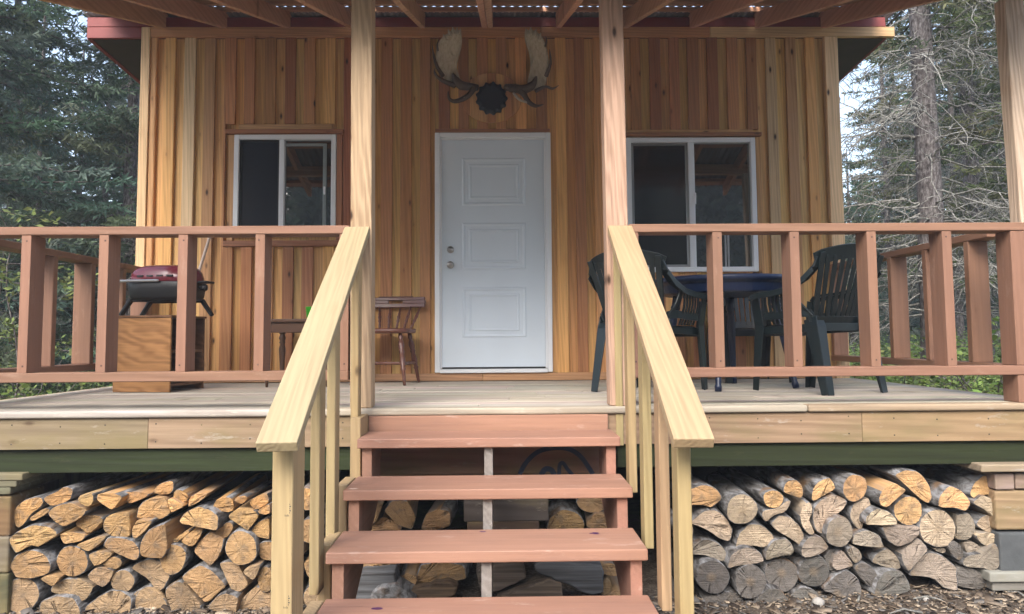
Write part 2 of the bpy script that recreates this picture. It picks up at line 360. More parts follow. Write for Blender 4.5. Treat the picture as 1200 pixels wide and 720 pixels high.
def raw_mesh(name, V, Fq, col, mats, mi=None, smooth=False):
    """fast mesh from numpy: V (n,3), Fq (m,4), col (m,3)"""
    me = bpy.data.meshes.new(name); nv = len(V); nf, k = Fq.shape
    me.vertices.add(nv); me.vertices.foreach_set('co', V.astype(np.float32).ravel())
    me.loops.add(nf*k); me.loops.foreach_set('vertex_index', Fq.astype(np.int32).ravel())
    me.polygons.add(nf); me.polygons.foreach_set('loop_start', np.arange(0, nf*k, k, dtype=np.int32))
    for m_ in mats: me.materials.append(m_)
    if mi is not None: me.polygons.foreach_set('material_index', mi.astype(np.int32))
    a = me.attributes.new('tc', 'FLOAT_COLOR', 'FACE'); c4 = np.ones((nf, 4), np.float32); c4[:, :3] = col; a.data.foreach_set('color', c4.ravel())
    if smooth: me.polygons.foreach_set('use_smooth', [True]*nf)
    me.update(calc_edges=True); me.validate(); return me
def tag(o, label=None, cat=None, group=None, kind=None):
    if label: o['label'] = label
    if cat: o['category'] = cat
    if group: o['group'] = group
    if kind: o['kind'] = kind
    return o
def thing(name, loc, label, cat, group=None, rz=0.0):
    o = bpy.data.objects.new(name, None); o.empty_display_size = 0.2; COL.objects.link(o)
    o.location = loc; o.rotation_euler = (0, 0, rz); ROOTLOC[o.name] = tuple(loc) if rz == 0 else (0, 0, 0)
    return tag(o, label, cat, group)
def copy_tree(o, parent=None):
    c = o.copy(); COL.objects.link(c)
    if parent: c.parent = parent
    for ch in list(o.children): copy_tree(ch, c)
    return c
def jit(c, a=0.12, h=0.05):
    k = random.uniform(1-a, 1+a)
    return tuple(max(0.003, x*k*random.uniform(1-h, 1+h)) for x in c)
YF = -2.508      # front edge of the deck; the floor of the porch is z = 0, the ground about -1
# ------------------------------------------------------------------ cabin
HW = 2.991
cabin = thing('cabin', (0, 1.0, -1.0), 'small wooden cabin with vertical cedar board and batten siding and a white front door', 'cabin')
RED = (0.39, 0.180, 0.080); TAN = (0.51, 0.290, 0.128); YEL = (0.59, 0.365, 0.145); ORG = (0.56, 0.310, 0.110); PALE = (0.58, 0.41, 0.22)
TRIM = (0.44, 0.235, 0.115); DTRIM = (0.27, 0.12, 0.062)
# openings (x0, x1, z0, z1)
OP_D = (-0.503, 0.495, 0.0, 2.131); OP_L = (-2.224, -1.351, 1.235, 2.121); OP_R = (1.151, 2.274, 0.915, 2.085)
def strip_pieces(x0, x1, z0, z1, ops):
    xs = sorted({x0, x1, *[e for o in ops for e in o[:2] if x0 < e < x1]})
    out = []
    for a, b in zip(xs, xs[1:]):
        if b-a < 0.006: continue
        m_ = (a+b)/2; segs = [(z0, z1)]
        for o in ops:
            if o[0] < m_ < o[1]:
                ns = []
                for s0, s1 in segs:
                    if o[2] > s0: ns.append((s0, min(s1, o[2])))
                    if o[3] < s1: ns.append((max(s0, o[3]), s1))
                segs = [q for q in ns if q[1]-q[0] > 0.004]
        out += [(a, b, *q) for q in segs]
    return out
boards = MB(); ZT = 2.975
gro = [OP_D, OP_L, OP_R]
bat_ops = [(-0.503, 0.495, 0.0, 2.165), (-2.30, -1.29, 1.15, 2.215), (1.10, 2.33, 0.83, 2.155)]
x = -2.99; k = 0
while x < 2.97:
    wb = 0.092*random.uniform(0.93, 1.06); gap = 0.076*random.uniform(0.9, 1.12)
    ctone = random.choice([YEL, YEL, (0.55, 0.33, 0.125), ORG, ORG])
    cb = random.choice([RED, RED, RED, (0.28, 0.115, 0.052), (0.36, 0.165, 0.068), (0.36, 0.175, 0.072), ORG])
    if abs(x) > 2.35: cb = random.choice([TAN, PALE, (0.42, 0.23, 0.11), ORG]); ctone = random.choice([YEL, YEL, (0.56, 0.35, 0.14)])
    # recessed board behind
    for a, b_, c_, d_ in strip_pieces(x+wb/2+.0005, min(x+wb+gap+wb/2-.0005, 2.985), 0.0, ZT, gro):
        boards.box((a, 0.0, c_), (b_, 0.022, d_), jit(ctone, 0.13, 0.06), ax=2)
    dy = random.uniform(-0.003, 0.003)
    for a, b_, c_, d_ in strip_pieces(x, min(x+wb, 2.985), 0.065, ZT, bat_ops):
        # the wall is made of separate lengths above and below windows
        boards.box((a, -0.030+dy, c_), (b_, -0.001, d_), jit(cb, 0.16, 0.07), ax=2)
    x += wb+gap
boards.build('board_siding', M['siding'], cabin, bevel=0.0022)
b2 = MB()
for a, b_, c_, d_ in strip_pieces(-HW+0.004, HW-0.004, -0.45, 3.03, gro): b2.box((a, 0.026, c_), (b_, 0.10, d_), (0.10, 0.06, 0.035), 2)
b2.build('front_sheathing', M['rafter'], cabin)
for sx_ in (-1, 1):
    sw = MB(); y = 0.0
    while y < 6.0:
        xo = sx_*HW
        sw.box((min(xo, xo-sx_*0.03), y+(0.004 if y == 0 else 0), -0.5), (max(xo, xo-sx_*0.03), y+0.164, 2.9-0.0*y), jit(random.choice([TAN, YEL, ORG]), .12), 2)
        sw.box((min(xo+sx_*0.022, xo), y+0.11, -0.5), (max(xo+sx_*0.022, xo), y+0.164, 2.9), jit(random.choice([RED, TAN]), .12), 2)
        y += 0.167
    sw.build('side_siding', M['siding'], cabin)
bw = MB(); bw.box((-HW+0.03, 5.95, -0.5), (HW-0.03, 5.99, 2.85), TAN, 2); bw.build('rear_siding', M['siding'], cabin)
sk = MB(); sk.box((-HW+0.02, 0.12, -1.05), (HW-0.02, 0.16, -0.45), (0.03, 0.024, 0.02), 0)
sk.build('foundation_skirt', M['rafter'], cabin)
# trims
t = MB()
t.box((-3.03, -0.052, 0.0), (-2.955, -0.003, 3.062), jit(PALE, .05), 2); t.build('corner_board', M['siding'], cabin, 0.003)
t = MB(); t.box((-2.948, -0.036, 0.0), (-2.905, -0.003, ZT), jit(TAN, .05), 2); t.build('corner_batten', M['siding'], cabin, 0.003)
t = MB(); t.box((2.905, -0.05, 0.0), (3.02, -0.003, ZT), jit((0.66, 0.47, 0.24), .04), 2); t.build('corner_board', M['siding'], cabin, 0.003)
t = MB()
xs = [-2.954, -1.2, 0.42, 1.9, 3.53]
for a, b_ in zip(xs, xs[1:]):
    t.box((a+.002, -0.05, ZT+0.002), (b_-.002, -0.004, 3.063), jit((0.43, 0.215, 0.10) if b_ < 3 else (0.52, 0.33, 0.17), .07), 0)
t.build('frieze_board', M['siding'], cabin, 0.003)
t = MB()
xs = [-2.90, -1.6, -0.1, 1.3, 2.90]
for a, b_ in zip(xs, xs[1:]): t.box((a+.002, -0.034, 0.003), (b_-.002, -0.0235, 0.066), jit((0.40, 0.22, 0.11), .1), 0)
t.build('skirting_board', M['siding'], cabin, 0.002)
def wtrim(x0, x1, z0, z1, y0, c): t = MB(); t.box((x0, y0, z0), (x1, -0.0025, z1), jit(c, .06), 0 if x1-x0 > z1-z0 else 2); return t.build('window_trim', M['siding'], cabin, 0.003)
wtrim(-2.295, -1.285, 2.126, 2.160, -0.060, DTRIM); wtrim(-2.19, -1.39, 2.163, 2.212, -0.026, TAN)
wtrim(-1.347, -1.298, 1.205, 2.122, -0.030, (0.36, 0.16, 0.08)); wtrim(-2.275, -2.228, 1.205, 2.122, -0.024, TAN)
wtrim(-2.30, -1.29, 1.152, 1.202, -0.045, DTRIM)
wtrim(1.095, 2.325, 2.092, 2.124, -0.060, (0.30, 0.14, 0.07)); wtrim(1.13, 2.26, 2.127, 2.158, -0.026, TAN)
wtrim(2.278, 2.322, 0.895, 2.088, -0.030, (0.44, 0.24, 0.10)); wtrim(1.104, 1.147, 0.895, 2.088, -0.030, TAN)
wtrim(1.10, 2.325, 0.832, 0.885, -0.045, (0.40, 0.20, 0.09))
wt = MB(); wt.box((-0.50, -0.030, 2.135), (0.49, -0.003, 2.166), DTRIM, 0); wt.build('door_head_trim', M['siding'], cabin, 0.002)
# roof over the cabin, eaves and red fascia
rf = MB(); n = 130
zr = lambda y: 3.176 - 0.07*max(y, -0.1)
P = []
for j, y in enumerate((-0.075, 6.5)):
    for i in range(n*4+1):
        xx = -3.53 + 7.06*i/(n*4); P.append((xx, y, zr(y) + 0.009*math.sin(i*PI/2+0.7) + 0.004))
m1 = n*4+1
rf.add(P, [(i, i+1, m1+i+1, m1+i) for i in range(n*4)], col=(0.1, 0.1, 0.1))
ro = rf.build('roof', M['roofmetal'], cabin, smooth=True); md = ro.modifiers.new('thick', 'SOLIDIFY'); md.thickness = 0.004
fs = MB(); fs.box((-3.50, -0.048, 3.066), (3.45, -0.012, 3.150), (0.2, 0.05, 0.04), 0)
fs.box((-3.50, -0.047, 2.966), (-3.035, -0.013, 3.064), (0.2, 0.05, 0.04), 0)
fs.build('fascia_board', M['redboard'], cabin, 0.003)
for a, b_ in ((-3.47, -3.02), (3.02, 3.45)):
    so = MB(); P = [(a, 0.0, 2.968), (b_, 0.0, 2.968), (b_, 6.4, 2.52), (a, 6.4, 2.52)]
    so.add(P + [(p[0], p[1], p[2]+0.05) for p in P], [(0, 1, 2, 3), (4, 5, 6, 7), (0, 1, 5, 4), (1, 2, 6, 5), (2, 3, 7, 6), (3, 0, 4, 7)]); so.build('soffit', M['soffit'], cabin)
for xx in (-3.50, 3.46):
    fa = MB(); fa.beam((xx, 0.0, 3.06), (xx, 6.45, 2.61), 0.035, 0.18, (1, 0, 0), (0.2, 0.05, 0.04)); fa.build('eave_board', M['redboard'], cabin)
ce = MB(); ce.box((-HW+0.03, 0.13, 2.50), (HW-0.03, 5.9, 2.54), (0.2, 0.15, 0.1)); ce.build('ceiling_board', M['soffit'], cabin)

# door
df = MB()
W_ = (0.8, 0.8, 0.8)
for x0, x1 in ((-0.503, -0.460), (0.452, 0.495)): df.box((x0, -0.042, 0.072), (x1, 0.05, 2.131), W_, 2)
df.box((-0.4595, -0.042, 2.090), (0.4515, 0.05, 2.131), W_, 0)
door_fr = df.build('door_frame', M['white'], cabin, 0.004)
st = MB()
for x0, x1 in ((-0.4595, -0.445), (0.437, 0.4515)): st.box((x0, -0.018, 0.105), (x1, 0.045, 2.0895), W_, 2)
st.box((-0.4445, -0.018, 2.075), (0.4365, 0.045, 2.0895), W_, 0); st.build('door_stop', M['white'], door_fr, 0.002)
sl = MB(); sl.box((-0.444, -0.006, 0.116), (0.436, 0.036, 2.073), W_, 2)
door = sl.build('door', M['door'], cabin, 0.002)
def ring(mb, x0, x1, z0, z1, wd, y0, h):
    """raised moulding round a rectangle: mitred ridge"""
    o = [(x0, z0), (x1, z0), (x1, z1), (x0, z1)]; P = []
    for d_, yy in ((0, y0), (wd*0.35, y0-h), (wd*0.65, y0-h*0.8), (wd, y0)):
        P += [(a+(d_ if a == x0 else -d_), yy, c+(d_ if c == z0 else -d_)) for a, c in o]
    mb.add(P, [(l*4+i, l*4+(i+1) % 4, l*4+4+(i+1) % 4, l*4+4+i) for l in range(3) for i in range(4)], col=W_)
pn = MB()
for z0, z1 in ((1.50, 1.915), (0.945, 1.350), (0.365, 0.795)):
    ring(pn, -0.272, 0.276, z0, z1, 0.030, -0.0062, 0.0065); ring(pn, -0.215, 0.219, z0+0.055, z1-0.055, 0.026, -0.0062, 0.0055)
pn.build('panel_moulding', M['door'], door)
th = MB(); th.box((-0.459, -0.06, 0.068), (0.451, 0.045, 0.100), W_, 0); th.build('threshold', M['white'], door_fr, 0.004)
gk = MB(); gk.box((-0.443, -0.001, 0.1005), (0.435, 0.03, 0.1155), (0, 0, 0), 0); gk.build('door_gasket', M['gasket'], door)
for nm, z, prof in (('deadbolt', 1.118, [(0, .030), (.25, .030), (.3, .021), (.75, .019), (.76, .011), (1, .010)]), ('door_knob', 0.986, [(0, .031), (.14, .031), (.18, .014), (.45, .013), (.55, .024), (.8, .029), (.97, .022), (1, .01)])):
    kb = MB(); ln = 0.035 if nm == 'deadbolt' else 0.062
    kb.turned((-0.371, -0.0065, z), (-0.371, -0.0065-ln, z), prof, 20); kb.build(nm, M['metal'], door, smooth=True)

# windows: sliding, white vinyl
def window(op, mx0, mx1, kind):
    x0, x1, z0, z1 = op; fw = 0.042
    f = MB()
    for a, b_ in ((x0, x0+fw), (x1-fw, x1)): f.box((a, -0.034, z0), (b_, 0.06, z1), W_, 2)
    for a, b_ in ((z0, z0+fw), (z1-fw, z1)): f.box((x0+fw+.0005, -0.034, a), (x1-fw-.0005, 0.06, b_), W_, 0)
    f.box((mx0, -0.028, z0+fw+.0005), (mx1, 0.055, z1-fw-.0005), W_, 2)
    wf = f.build('window', M['white'], cabin, 0.003)
    def sash(a, b_, y, wd, name='sash', mat='white'):
        s = MB()
        for p, q in ((a, a+wd), (b_-wd, b_)): s.box((p, y, z0+fw+.001), (q, y+0.022, z1-fw-.001), W_, 2)
        for p, q in ((z0+fw+.001, z0+fw+.001+wd), (z1-fw-.001-wd, z1-fw-.001)): s.box((a+wd+.0005, y, p), (b_-wd-.0005, y+0.022, q), W_, 0)
        return s.build(name, M[mat], wf, 0.002)
    def pane(a, b_, y, mat, name='pane'):
        p = MB(); p.box((a, y, z0+fw+.002), (b_, y+0.004, z1-fw-.002), W_, 2); return p.build(name, M[mat], wf)
    ax0, ax1, bx0, bx1 = x0+fw+.001, mx0-.001, mx1+.001, x1-fw-.001
    if kind == 'open':
        sash(ax0, ax1, -0.012, 0.016, 'screen_frame', 'darkmetal'); pane(ax0+.005, ax1-.005, 0.000, 'screen', 'insect_screen')
        s = MB(); s.box((ax1-.052, 0.012, z0+fw+.002), (ax1-.012, 0.034, z1-fw-.002), (.3, .3, .3), 2); s.build('sash_stile', M['steel'], wf)
        pane(bx0, bx1, 0.012, 'glass'); s = MB()
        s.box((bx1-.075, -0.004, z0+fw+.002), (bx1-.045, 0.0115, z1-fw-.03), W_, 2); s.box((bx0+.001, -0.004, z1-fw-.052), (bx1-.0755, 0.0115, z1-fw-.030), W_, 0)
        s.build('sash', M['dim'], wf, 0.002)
        l = MB(); l.box((bx1-.066, -0.022, 1.60), (bx1-.05, -0.0045, 1.67), W_, 2); l.build('latch', M['white'], wf, 0.004)
    else:
        sash(ax0, ax1, -0.014, 0.022, 'screen_frame', 'steel'); pane(ax0+.005, ax1-.005, 0.002, 'screenglass', 'insect_screen')
        pane(bx0, bx1, 0.012, 'glass'); s = MB()
        s.box((bx0, -0.006, z0+fw+.002), (bx0+.012, 0.0115, z1-fw-.002), W_, 2); s.build('sash', M['white'], wf, 0.002)
        l = MB(); l.box((bx0-.004, -0.04, 1.50), (bx0+.012, -0.0285, 1.60), W_, 2); l.build('latch', M['white'], wf, 0.004)
        for q in (bx0+.215, bx0+.26, bx0+.285):
            s = MB(); s.box((q, 0.004, z0+fw+.002), (q+.016, 0.0115, z0+fw+0.33), (.4, .4, .4), 2); s.build('sash_stile', M['steel'], wf)
    return wf
window(OP_L, -1.839, -1.795, 'open'); window(OP_R, 1.689, 1.734, 'shut')

# ------------------------------------------------------------------ porch deck
deck = thing('porch_deck', (0, -1.2, -1.0), 'weathered plank porch deck on a green stained beam', 'deck')
d = MB(); DW = 3.03
DK = (0.41, 0.37, 0.31)
y = YF + 0.085; rows = 0
while y < -0.04:
    y1 = min(y+0.138, -0.038); cuts = sorted([-DW, DW] + [random.uniform(-2, 2) for _ in range(random.choice((1, 1, 2)))])
    for a, b_ in zip(cuts, cuts[1:]):
        zz = random.uniform(-0.0015, 0.0015); d.box((a+.0015, y, -0.036), (b_-.0015, y1, zz-0.0015), jit(DK, .13, .05), 0)
    y = y1+0.006; rows += 1
d.build('deck_boards', M['deck'], deck, 0.004)
nz = MB()
for a, b_, c in ((-DW, -1.05, (.36, .33, .28)), (-1.05, 1.66, (.31, .28, .23)), (1.66, DW, (0.31, 0.225, 0.145))): nz.box((a+.001, YF-0.022, -0.038), (b_-.001, YF+0.078, 0.0), jit(c, .05), 0)
nz.build('nosing_board', M['deck'], deck, 0.012, seg=3)
for sx_ in (-1, 1):
    e = MB(); e.box((min(sx_*DW, sx_*(DW+.035)), YF, -0.19), (max(sx_*DW, sx_*(DW+.035)), -0.05, -0.002), (.42, .33, .22), 1); e.build('side_joist', M['rim'], deck, 0.003)
for sx_ in (-1, 1):  # added unseen boards closing the sides, so gaps between the logs stay dark
    e = MB()
    for k in range(8): e.box((min(sx_*(DW+.004), sx_*(DW+.03)), YF+0.45+k*.25, -1.15+.03*(k % 2)), (max(sx_*(DW+.004), sx_*(DW+.03)), YF+0.696+k*.25, -0.192), jit((.10, .075, .05), .15), 2)
    e.build('added_side_closure', M['rim'], deck, 0.003)
r = MB()
for a, b_, c in ((-DW, -1.78, (.215, .165, .10)), (-1.78, 0.0, (.24, .18, .108)), (0.0, 1.95, (.25, .185, .105)), (1.95, DW+.03, (.27, .195, .105))): r.box((a+.001, YF, -0.197), (b_-.001, YF+0.04, -0.040), jit(c, .05), 0)
for k in range(26):
    xx = -2.95+k*.2417+random.uniform(-.02, .02)
    if abs(xx) < .72: continue
    for zz in (-.075, -.160):
        zz += random.uniform(-.012, .012); r.box((xx-.0035, YF-.0012, zz-.0035), (xx+.0035, YF+.001, zz+.0035), (.03, .025, .02), 0)
r.build('rim_board', M['rim'], deck, 0.003)
for a, b_ in ((-DW-.2, -0.68), (0.66, DW+.25)):
    g = MB(); g.box((a, YF+0.028, -0.322), (b_, YF+0.07, -0.199), jit((.018, .025, .0075), .05), 0); g.build('green_beam', M['green'], deck, 0.003)
jo = MB()
for i in range(13):
    xx = -2.9+i*0.4833; jo.box((xx-.02, YF+0.075, -0.19), (xx+.02, -0.05, -0.042), (.30, .22, .15), 1)
jo.box((-0.672, YF+0.075, -0.375), (0.655, YF+0.11, -0.191), (.3, .2, .12), 0)
jo.build('floor_joists', M['rim'], deck)
bb = MB(); bb.box((-0.60, YF+0.012, -0.345), (0.585, YF+0.0275, -0.199), (0.25, 0.135, 0.095), 0)
bbo = bb.build('backing_board', M['rim'], deck, 0.002)
# spray painted mark on the backing board
def stroke(mb, pts, wd, y):
    P = []
    for i, p in enumerate(pts):
        a = pts[max(i-1, 0)]; b_ = pts[min(i+1, len(pts)-1)]; tx, tz = b_[0]-a[0], b_[2]-a[2]; l = math.hypot(tx, tz) or 1
        nx, nz_ = -tz/l*wd/2, tx/l*wd/2; P += [(p[0]+nx, y, p[2]+nz_), (p[0]-nx, y, p[2]-nz_)]
    mb.add(P, [(i*2, i*2+1, i*2+3, i*2+2) for i in range(len(pts)-1)])
gm = MB(); yb = YF+0.0095
def pxs(l): return [tuple(at(a, b_, yb)) for a, b_ in l]
def smooth_line(l, n=8):
    out = []
    for i in range(len(l)-1):
        p0, p1, p2, p3 = l[max(i-1, 0)], l[i], l[i+1], l[min(i+2, len(l)-1)]
        for k in range(n):
            t_ = k/n
            out.append(tuple(0.5*((2*p1[j]) + (-p0[j]+p2[j])*t_ + (2*p0[j]-5*p1[j]+4*p2[j]-p3[j])*t_*t_ + (-p0[j]+3*p1[j]-3*p2[j]+p3[j])*t_**3) for j in range(2)))
    return out + [l[-1]]
stroke(gm, pxs(smooth_line([(609, 556), (616, 543), (630, 530), (650, 525), (668, 527), (682, 537), (695, 556)])), 0.024, yb)
stroke(gm, pxs(smooth_line([(634, 557), (639, 550), (646, 551), (650, 557)])), 0.028, yb-0.0004)
stroke(gm, pxs(smooth_line([(655, 557), (656, 545), (660, 543), (665, 550), (671, 557)])), 0.020, yb-0.0008)
gm.build('spray_mark', M['spray'], bbo)

# ------------------------------------------------------------------ porch roof on posts
pr = thing('porch_roof', (0, -1.4, 0.0), 'open rafter porch roof of corrugated metal on rough sawn posts', 'porch roof')
SL = 0.307; zb = lambda y: 3.065 + SL*y    # underside of the rafters
RC = (0.52, 0.29, 0.185)
rx = [-2.845, -2.32, -1.775, -1.225, -0.61, -0.045, 0.575, 1.16, 1.745, 2.32, 2.90]
for i, xx in enumerate(rx):
    for dx in ((-0.0255, 0.0255) if i == 5 else (0.0,)):
        R_ = MB(); wd = 0.046
        y0, y1 = -3.0, -0.006
        P = []
        for sx_ in (-1, 1):
            for y, dz in ((y0, 0), (y1, 0), (y1, 0.14), (y0, 0.14)): P.append((xx+dx+sx_*wd/2, y, zb(y)+dz+0.0005))
        c = jit(RC, .12); R_.add(P, [(0, 1, 2, 3), (7, 6, 5, 4), (0, 1, 5, 4), (1, 2, 6, 5), (2, 3, 7, 6), (3, 0, 4, 7)], [(p[1], p[0], p[2]) for p in P], c)
        R_.build('rafter', M['rafter'], pr, 0.003)
for y in (-0.07, -0.52, -1.05, -1.58, -2.11, -2.64, -2.98):
    p_ = MB(); z = zb(y)+0.142
    P = [(sx_*3.28, y+dy, zb(y+dy)+0.1425+dz) for sx_ in (-1, 1) for dy, dz in ((-.045, 0), (.045, 0), (.045, .042), (-.045, .042))]
    p_.add(P, [(0, 1, 2, 3), (7, 6, 5, 4), (0, 1, 5, 4), (1, 2, 6, 5), (2, 3, 7, 6), (3, 0, 4, 7)], [(p[0], p[1], p[2]) for p in P], jit((.52, .29, .18), .1))
    p_.build('purlin', M['rafter'], pr, 0.002)
cs = MB(); NX = 400; ys = [-3.15, -2.7, -2.2, -1.7, -1.2, -0.9, -0.6, -0.4, -0.2, -0.02]; P = []
for y in ys:
    for i in range(NX+1): P.append((-3.34+6.68*i/NX, y, zb(y)+0.196+0.009*math.sin(i*2*PI*88/NX)))
holes = {(random.randrange(60, NX-60), j) for j in (6, 7, 8) for _ in range(7)}
cs.add(P, [(j*(NX+1)+i, j*(NX+1)+i+1, (j+1)*(NX+1)+i+1, (j+1)*(NX+1)+i) for j in range(len(ys)-1) for i in range(NX) if not ((i, j) in holes and j == 8)])
so_ = cs.build('corrugated_sheet', M['roofmetal'], pr, smooth=True)
fb = MB(); fb.box((-3.1, -2.44, zb(-2.44)-0.035), (3.1, -2.345, zb(-2.44)+0.055), jit((.42, .24, .14), .05), 0); fb.build('header_beam', M['rafter'], pr, 0.004)
zh = zb(-2.44)-0.038
PC = (0.365, 0.25, 0.168)
def post(x0, x1, y0, y1, c, tw=0.0):
    p_ = MB(); N = 14; P = []; W2 = []
    for i in range(N+1):
        z = 0.001+(zh-0.001)*i/N; dx = tw*(i/N-0.5)
        for a, b_ in ((x0, y0), (x1, y0), (x1, y1), (x0, y1)): P.append((a+dx, b_, z)); W2.append((z, a, b_))
    p_.add(P, [(i*4+k, i*4+(k+1) % 4, i*4+4+(k+1) % 4, i*4+4+k) for i in range(N) for k in range(4)] + [(3, 2, 1, 0), tuple(N*4+k for k in range(4))], W2, c)
    return p_.build('post', M['post'], pr, 0.004)
post(-0.744, -0.632, YF+0.004, YF+0.125, jit(PC, .04), -0.010)
post(0.617, 0.733, YF+0.004, YF+0.125, jit(PC, .04), -0.012)
post(2.95, 3.06, YF+0.140, YF+0.235, jit((0.46, 0.36, 0.25), .03), -0.05); post(-3.01, -2.885, YF+0.150, YF+0.265, jit(PC, .05))

# ------------------------------------------------------------------ painted railings
PN = (0.235, 0.125, 0.080)
def rail_post(mb_parent, x0, x1, y0, y1, z0, z1, name='baluster'):
    b_ = MB(); b_.box((x0, y0, z0), (x1, y1, z1), jit(PN, .05, .02), 2)
    if x1-x0 < .06:
        for zz in (z0+.035, z1-.03):
            xx = x0+random.uniform(.018, .032); b_.box((xx-.0045, y0-.0012, zz-.0045), (xx+.0045, y0+.001, zz+.0045), (.09, .05, .04), 2)
    return b_.build(name, M['paint'], mb_parent, 0.0035)
def rail_bar(par, lo, hi, ax, name):
    b_ = MB(); b_.box(lo, hi, jit(PN, .04, .02), ax); return b_.build(name, M['paint'], par, 0.004)
Y0, Y1 = YF+0.002, YF+0.135
def front_rail(x0, x1, xsb, label, endpost=None):
    t_ = thing('porch_railing', ((x0+x1)/2, YF, 0), label, 'railing', 'painted porch railings')
    if endpost: rail_bar(t_, (x0, Y0-0.004, 0.918), (x1, Y1, 0.9625), 0, 'top_rail')
    else: rail_bar(t_, (x0, Y0-0.004, 0.918), (x1, Y1, 0.9625), 0, 'top_rail')
    rail_bar(t_, (x0, Y0-0.004, 0.146), (x1, Y1, 0.196), 0, 'bottom_rail')
    for q in xsb: rail_post(t_, q, q+0.05, Y0, Y1-0.003, 0.1965, 0.9175)
    return t_
front_rail(-3.02, -0.748, [-2.905, -2.467, -2.062, -1.648, -1.243, -0.80], 'reddish brown painted railing along the deck front behind the oak cabinet and grill side')
fr = front_rail(0.737, 2.89, [0.738, 1.185, 1.600, 2.015, 2.423], 'reddish brown painted railing along the deck front beside the blue table', True)
rail_post(fr, 2.795, 2.89, Y0, Y1-0.003, 0.1965, 0.9175, 'end_post'); rail_post(fr, 2.795, 2.86, Y0, Y1-0.003, 0.0005, 0.1455, 'foot_post')
def side_rail(sx_, ysb, label):
    X0, X1 = sorted((sx_*2.985, sx_*2.86)) if sx_ > 0 else sorted((-3.03, -2.895))
    t_ = thing('porch_railing', (sx_*2.95, -1.2, 0), label, 'railing', 'painted porch railings')
    ye = YF+0.30 if True else 0
    rail_bar(t_, (X0, ye, 0.922), (X1, -0.055, 0.966), 1, 'top_rail'); rail_bar(t_, (X0, ye, 0.150), (X1, -0.055, 0.196), 1, 'bottom_rail')
    for q in ysb: rail_post(t_, X0+.002, X1-.002, q, q+0.05, 0.1965, 0.9215)
    return t_
side_rail(-1, [-2.1, -1.46, -0.98, -0.52, -0.12], 'reddish brown painted side railing running back to the cabin near the grill and spruces')
side_rail(1, [-2.02, -1.56, -1.10, -0.64, -0.12], 'reddish brown painted side railing running back to the cabin behind the high chair back')

# ------------------------------------------------------------------ stairs
stp = thing('staircase', (0, -3.2, -1.0), 'wooden porch stairs with brown painted treads and pale unpainted pine handrails', 'stairs')
TP = (0.325, 0.178, 0.120)
tz = [-0.115, -0.292, -0.467, -0.646, -0.822]; ty = [-2.85, -3.175, -3.50, -3.83, -4.155]
XA, XB = -0.637, 0.621
rb = MB(); rb.box((-0.636, YF-0.0245, -0.158), (0.607, YF-0.0025, -0.039), jit(TP, .04), 0); rb.build('riser_board', M['tread'], stp, 0.003)
for i, (z, y) in enumerate(zip(tz, ty)):
    tb = MB(); yb_ = (ty[i-1] if i else YF-0.026) - (0.0 if i else 0)
    back = yb_ + (0.028 if i else 0.0)
    tb.box((XA, y, z-0.045), (XB, back-0.012, z), jit(TP, .05, .02), 0); o = tb.build('tread', M['tread'], stp, 0.005, seg=2)
# notched stringers (three), fronts painted on the outer two
def stringer(x0, x1, c, mat, name='stringer'):
    pts = [(YF-0.030, -1.0)]
    pts = []
    for i, (z, y) in enumerate(zip(tz, ty)):
        yb_ = (ty[i-1] if i else YF-0.030); pts += [(yb_+(0.030 if i else 0), z-0.0455), (y+0.030, z-0.0455)]
    prof = pts + [(ty[-1]+0.03, -1.02), (ty[-1]+0.35, -1.02), (YF-0.030, -0.42)]
    s = MB(); s.extrude_poly([(x0, p[0], p[1]) for p in prof], (x1-x0, 0, 0), c, ax=1); return s.build(name, M[mat], stp)
def step_blocks(x0, x1, c, mat, name):
    return stringer(x0, x1, c, mat, name)
stringer(-0.617, -0.572, jit(TP, .05), 'tread'); stringer(0.556, 0.601, jit(TP, .05), 'tread'); stringer(-0.032, 0.008, (0.20, 0.185, 0.17), 'deck')
NEWP = (0.345, 0.252, 0.130)
